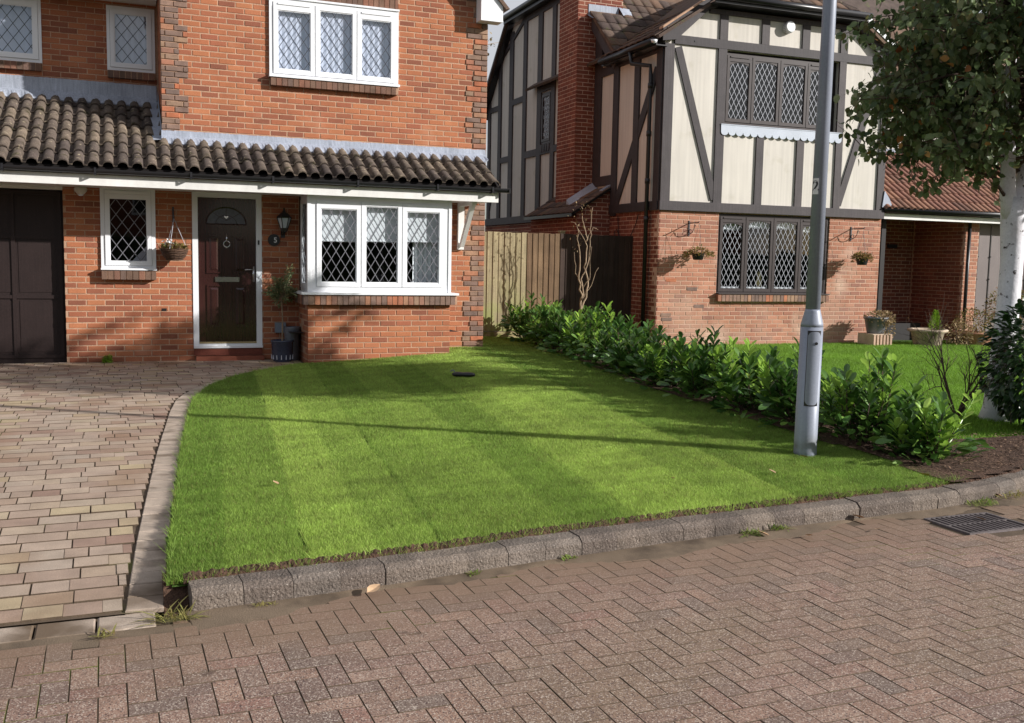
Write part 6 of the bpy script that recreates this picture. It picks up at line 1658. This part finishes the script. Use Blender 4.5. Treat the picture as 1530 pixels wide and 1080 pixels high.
# twisted pale climber in front of the fence
t = thing('twisted_climber', (7.70, 1.0, .1), 'tall twisted pale-stemmed climber rising from the hedge in front of the dark fence', 'shrub')
m = MB(); rng = random.Random(12); tips = []
def wob(pts, r0, r1, seed):
    rr = random.Random(seed); out = []
    for a, b in zip(pts, pts[1:]):
        for k in range(4): out.append(Vector(a).lerp(Vector(b), k/4)+Vector((rr.uniform(-.018,.018), rr.uniform(-.02,.02), 0)))
    out.append(Vector(pts[-1])); n = len(out); m.tube(out, [r0+(r1-r0)*k/(n-1) for k in range(n)], 6)
wob([(7.68,1,.05),(7.80,1,.50),(7.86,1,.80),(7.80,1,1.15),(7.82,1,1.45),(7.76,1,1.75),(7.75,1,2.0)], .022,.006,1)
wob([(7.70,1,.05),(7.82,1,.55),(7.93,1,.85),(7.98,1,1.1),(7.90,1,1.35),(7.93,1,1.7),(7.90,1,1.95),(7.83,1,2.2)], .020,.006,2)
wob([(7.80,1,.5),(7.88,1,.85),(7.84,1,1.15),(7.95,1,1.4),(8.0,1,1.75),(7.98,1,2.05),(8.02,1,2.35)], .014,.004,3)
wob([(7.86,1,.8),(8.02,1,1.05),(8.16,1,1.35)], .008,.003,4); wob([(7.82,1,1.1),(7.72,1,1.3),(7.70,1,1.6)], .008,.003,5)
wob([(7.90,1,1.75),(8.05,1,2.02),(8.13,1,1.98)], .006,.003,6); wob([(7.93,1,1.7),(7.72,1,2.08),(7.62,1,2.1)], .006,.003,7)
wob([(7.90,1,1.0),(8.0,1,1.2),(8.02,1,1.7)], .007,.003,8); wob([(7.50,1.05,.3),(7.46,1.05,.62),(7.42,1.05,.78)], .006,.003,9)
m.build('stem', M_vine, t, smooth=True)
rng = random.Random(14); ms = [orient((7.82+rng.gauss(0,.10), 1+rng.gauss(0,.05), rng.choice((rng.uniform(1.6,2.5), rng.uniform(1.9,2.4)))), rdir(rng), 0, rng.uniform(.5,1)) for k in range(80)]
foliage(t, 'leaves', leaf_template(.05,.022,2), ms, M_dry, 0)
# pots by the timbered house
def lathe_pot(c, prof, m, t, name='pot'): k = MB(); k.lathe(c, prof, 26); return k.build(name, m, t, smooth=True)
def fluff(t, c, r, hz, n, m, seed, tm=(.05,.025,2), nm='planting', zmin=None):
    rng = random.Random(seed); ms = []
    for k in range(n):
        d = rdir(rng); q = rng.random()**.35; ms.append(orient((c[0]+r*d.x*q, c[1]+r*d.y*q, c[2]+hz*d.z*q), d+rdir(rng)*.6, rng.uniform(-1,1), rng.uniform(.7,1.2)))
    foliage(t, nm, leaf_template(*tm), ms, m, 0)
q = F2.p(13.52, .42, 0); t = thing('pillar_planter', (q.x, q.y, 0), 'blue-grey pot of dry succulents raised on a slatted stone plinth by the porch', 'planter')
k = MB(); k.box(Frame((q.x,q.y,0),(1,0,0),(0,-1,0)), -.22, .22, -.2, .2, -.05, .24); pl_ = k.build('plinth', M_stonepot, t)
for i in range(6):
    k = MB(); k.box(Frame((q.x,q.y,0),(1,0,0),(0,-1,0)), -.21+.075*i, -.17+.075*i, .2, .215, -.03, .23); k.build('slat', M_mortar2, pl_)
lathe_pot((q.x,q.y,.24), [(.14,0),(.15,.02),(.20,.26),(.22,.27),(.22,.30),(.18,.30),(.17,.2)], M_zinc, t); fluff(t, (q.x+.06,q.y-.05,.52), .27, .14, 500, M_dry, 3); fluff(t, (q.x+.16,q.y-.14,.34), .12, .2, 160, M_dry, 4, nm='trailing_planting')
q = F2.p(14.55, .62, 0); t = thing('stone_bowl_planter', (q.x, q.y, 0), 'wide rimmed stone bowl planter holding a small lime conifer', 'planter')
lathe_pot((q.x,q.y,-.06), [(.20,0),(.22,.02),(.29,.32),(.35,.345),(.36,.375),(.34,.39),(.29,.385),(.28,.36),(.0,.355)], M_stonepot, t)
rng = random.Random(8); ms = []
for k in range(520):
    h = rng.random()**.8; r = .125*(1-h)**.6*rng.random()**.4; a = rng.uniform(0,6.28); ms.append(orient((q.x+.15+r*math.cos(a), q.y-.02+r*math.sin(a), .30+.36*h), Vector((math.cos(a), math.sin(a), 1.4)), 0, rng.uniform(.7,1.1)))
foliage(t, 'conifer', leaf_template(.05,.02,2), ms, M_lime, 0)
q = F2.p(15.75, .62, 0); t = thing('terracotta_trough', (q.x, q.y, 0), 'terracotta trough of mixed autumn planting beside the garage pier', 'planter')
lathe_pot((q.x-.1,q.y,-.05), [(.26,0),(.28,.02),(.33,.27),(.37,.29),(.37,.32),(.33,.32),(.3,.28),(.0,.27)], M_terra, t); fluff(t, (q.x-.1,q.y,.45), .34, .26, 700, M_mix, 11)
q = F2.p(15.15, .75, 0); t = thing('dry_bush', (q.x, q.y, 0), 'brown dried hydrangea-like bush between the stone bowl and the trough', 'bush')
fluff(t, (q.x,q.y,.22), .26, .30, 500, M_dry, 12); k = MB(); rng = random.Random(2)
for i in range(12): d = rdir(rng); k.tube([(q.x,q.y,-.05),(q.x+.2*d.x,q.y+.2*d.y,.2+.2*abs(d.z))], [.008,.003], 4)
k.build('stem', M_twig, t)
q = F2.p(16.5, .7, 0); t = thing('mixed_bush', (q.x, q.y, 0), 'loose olive and rust coloured bush beside the grey garage door', 'bush')
fluff(t, (q.x-.1,q.y,.72), .42, .44, 1100, M_mix, 15, tm=(.06,.03,2)); k = MB()
for i in range(14): d = rdir(rng); k.tube([(q.x,q.y,-.05),(q.x-.1+.3*d.x,q.y+.3*d.y,.6+.3*abs(d.z))], [.010,.003], 4)
k.build('stem', M_twig, t)
# mulch and litter on the soil bed
rng = random.Random(41); ms = []
for k in range(5200):
    x = rng.uniform(6.2,9.2); y = rng.uniform(-8.7,-5.8)
    if y < kerb_y(x)+.2 or (x > 7.35 and y > -7.45): continue
    ms.append(orient((x, y, lawn_z(min(x,7.5),y)+.012), Vector((rng.uniform(-1,1), rng.uniform(-1,1), rng.uniform(-.1,.25))), rng.uniform(-.4,.4), rng.uniform(.5,1.3)))
props(mesh_obj('bark_litter', mesh_from_template(*leaf_template(.035,.014,2,.1,.1), ms), M_floorplain), 'wood chips and leaf litter on the planting bed', None, None, 'stuff')
# distant pale tree seen in the gap between the houses
t = thing('distant_tree', (11.5, 26, 0), 'pale distant tree showing in the gap between the two roofs', 'tree')
m = MB(); rng = random.Random(61); tips = []
m.tube([(11.5,26,-.3),(11.6,26,3),(11.5,26,6)], [.25,.2,.12], 8)
for k in range(9): a = rng.uniform(0,6.28); grow(m, Vector((11.5,26,4+k*.45)), Vector((math.cos(a), math.sin(a), .8)).normalized(), 2.2, .07, 3, rng, tips, .6, .25, 5, mind=1)
m.build('trunk', M_vine, t)
ms = []
for (a, b, d) in tips:
    for j in range(7): ms.append(orient(a.lerp(b, rng.random())+rdir(rng)*.15, rdir(rng), 0, rng.uniform(.7,1.3)))
foliage(t, 'crown', leaf_template(.14,.1,2), ms, M_dry, 0)

# ================================================================= STREET BEHIND THE CAMERA (seen only in the window panes)
FQ = Frame((0,-34,0), (-1,0,0), (0,1,0))
for i, (cx_, lb) in enumerate(((-14,'brick house across the road, opposite the garage'),(0,'brick house across the road, opposite the front door'),(14,'brick house across the road, opposite the lamp post'),(29,'brick house across the road, far right'))):
    t = thing('opposite_house', (cx_,-38,0), lb, 'house', 'houses across the road')
    m = MB(); u = -cx_; m.box(FQ, u-4.5, u+4.5, -8, 0, -.3, 5.0); m.build('wall', M_brickdark, t)
    m = MB(); m.prism(Frame((-u-5,-38,0),(0,1,0),(1,0,0)), [(-4.6,4.95),(4.6,4.95),(0,8.2)], 0, 10); m.build('roof', M_tiled, t)
    for (a, z) in ((-3,.9),(.8,.9),(-3,3.3),(.8,3.3)):
        m = MB(); ring(m, FQ, u+a, u+a+2, z, z+1.2, .09, 0, .05); wd_ = m.build('window', M_white, t)
        m = MB(); m.box(FQ, u+a+.09, u+a+1.91, .002, .02, z+.09, z+1.11); m.build('pane', M_roomdark, wd_)
m = MB(); rngh = random.Random(5); ms = []
for k in range(9000):
    ms.append(orient((rngh.uniform(-24,36), -24+rngh.uniform(-.6,.6), rngh.uniform(0,2.1)), rdir(rngh), 0, rngh.uniform(1.0,2.2)))
t = thing('front_hedge', (5,-24,0), 'clipped dark hedge across the road behind the viewer', 'hedge')
m.box(Frame((0,-24,0),(1,0,0),(0,-1,0)), -24, 36, -.5, .5, -.2, 2.0); m.build('hedge_core', M_shrubd, t); foliage(t, 'foliage', leaf_template(.14,.09,2), ms, M_shrubd)
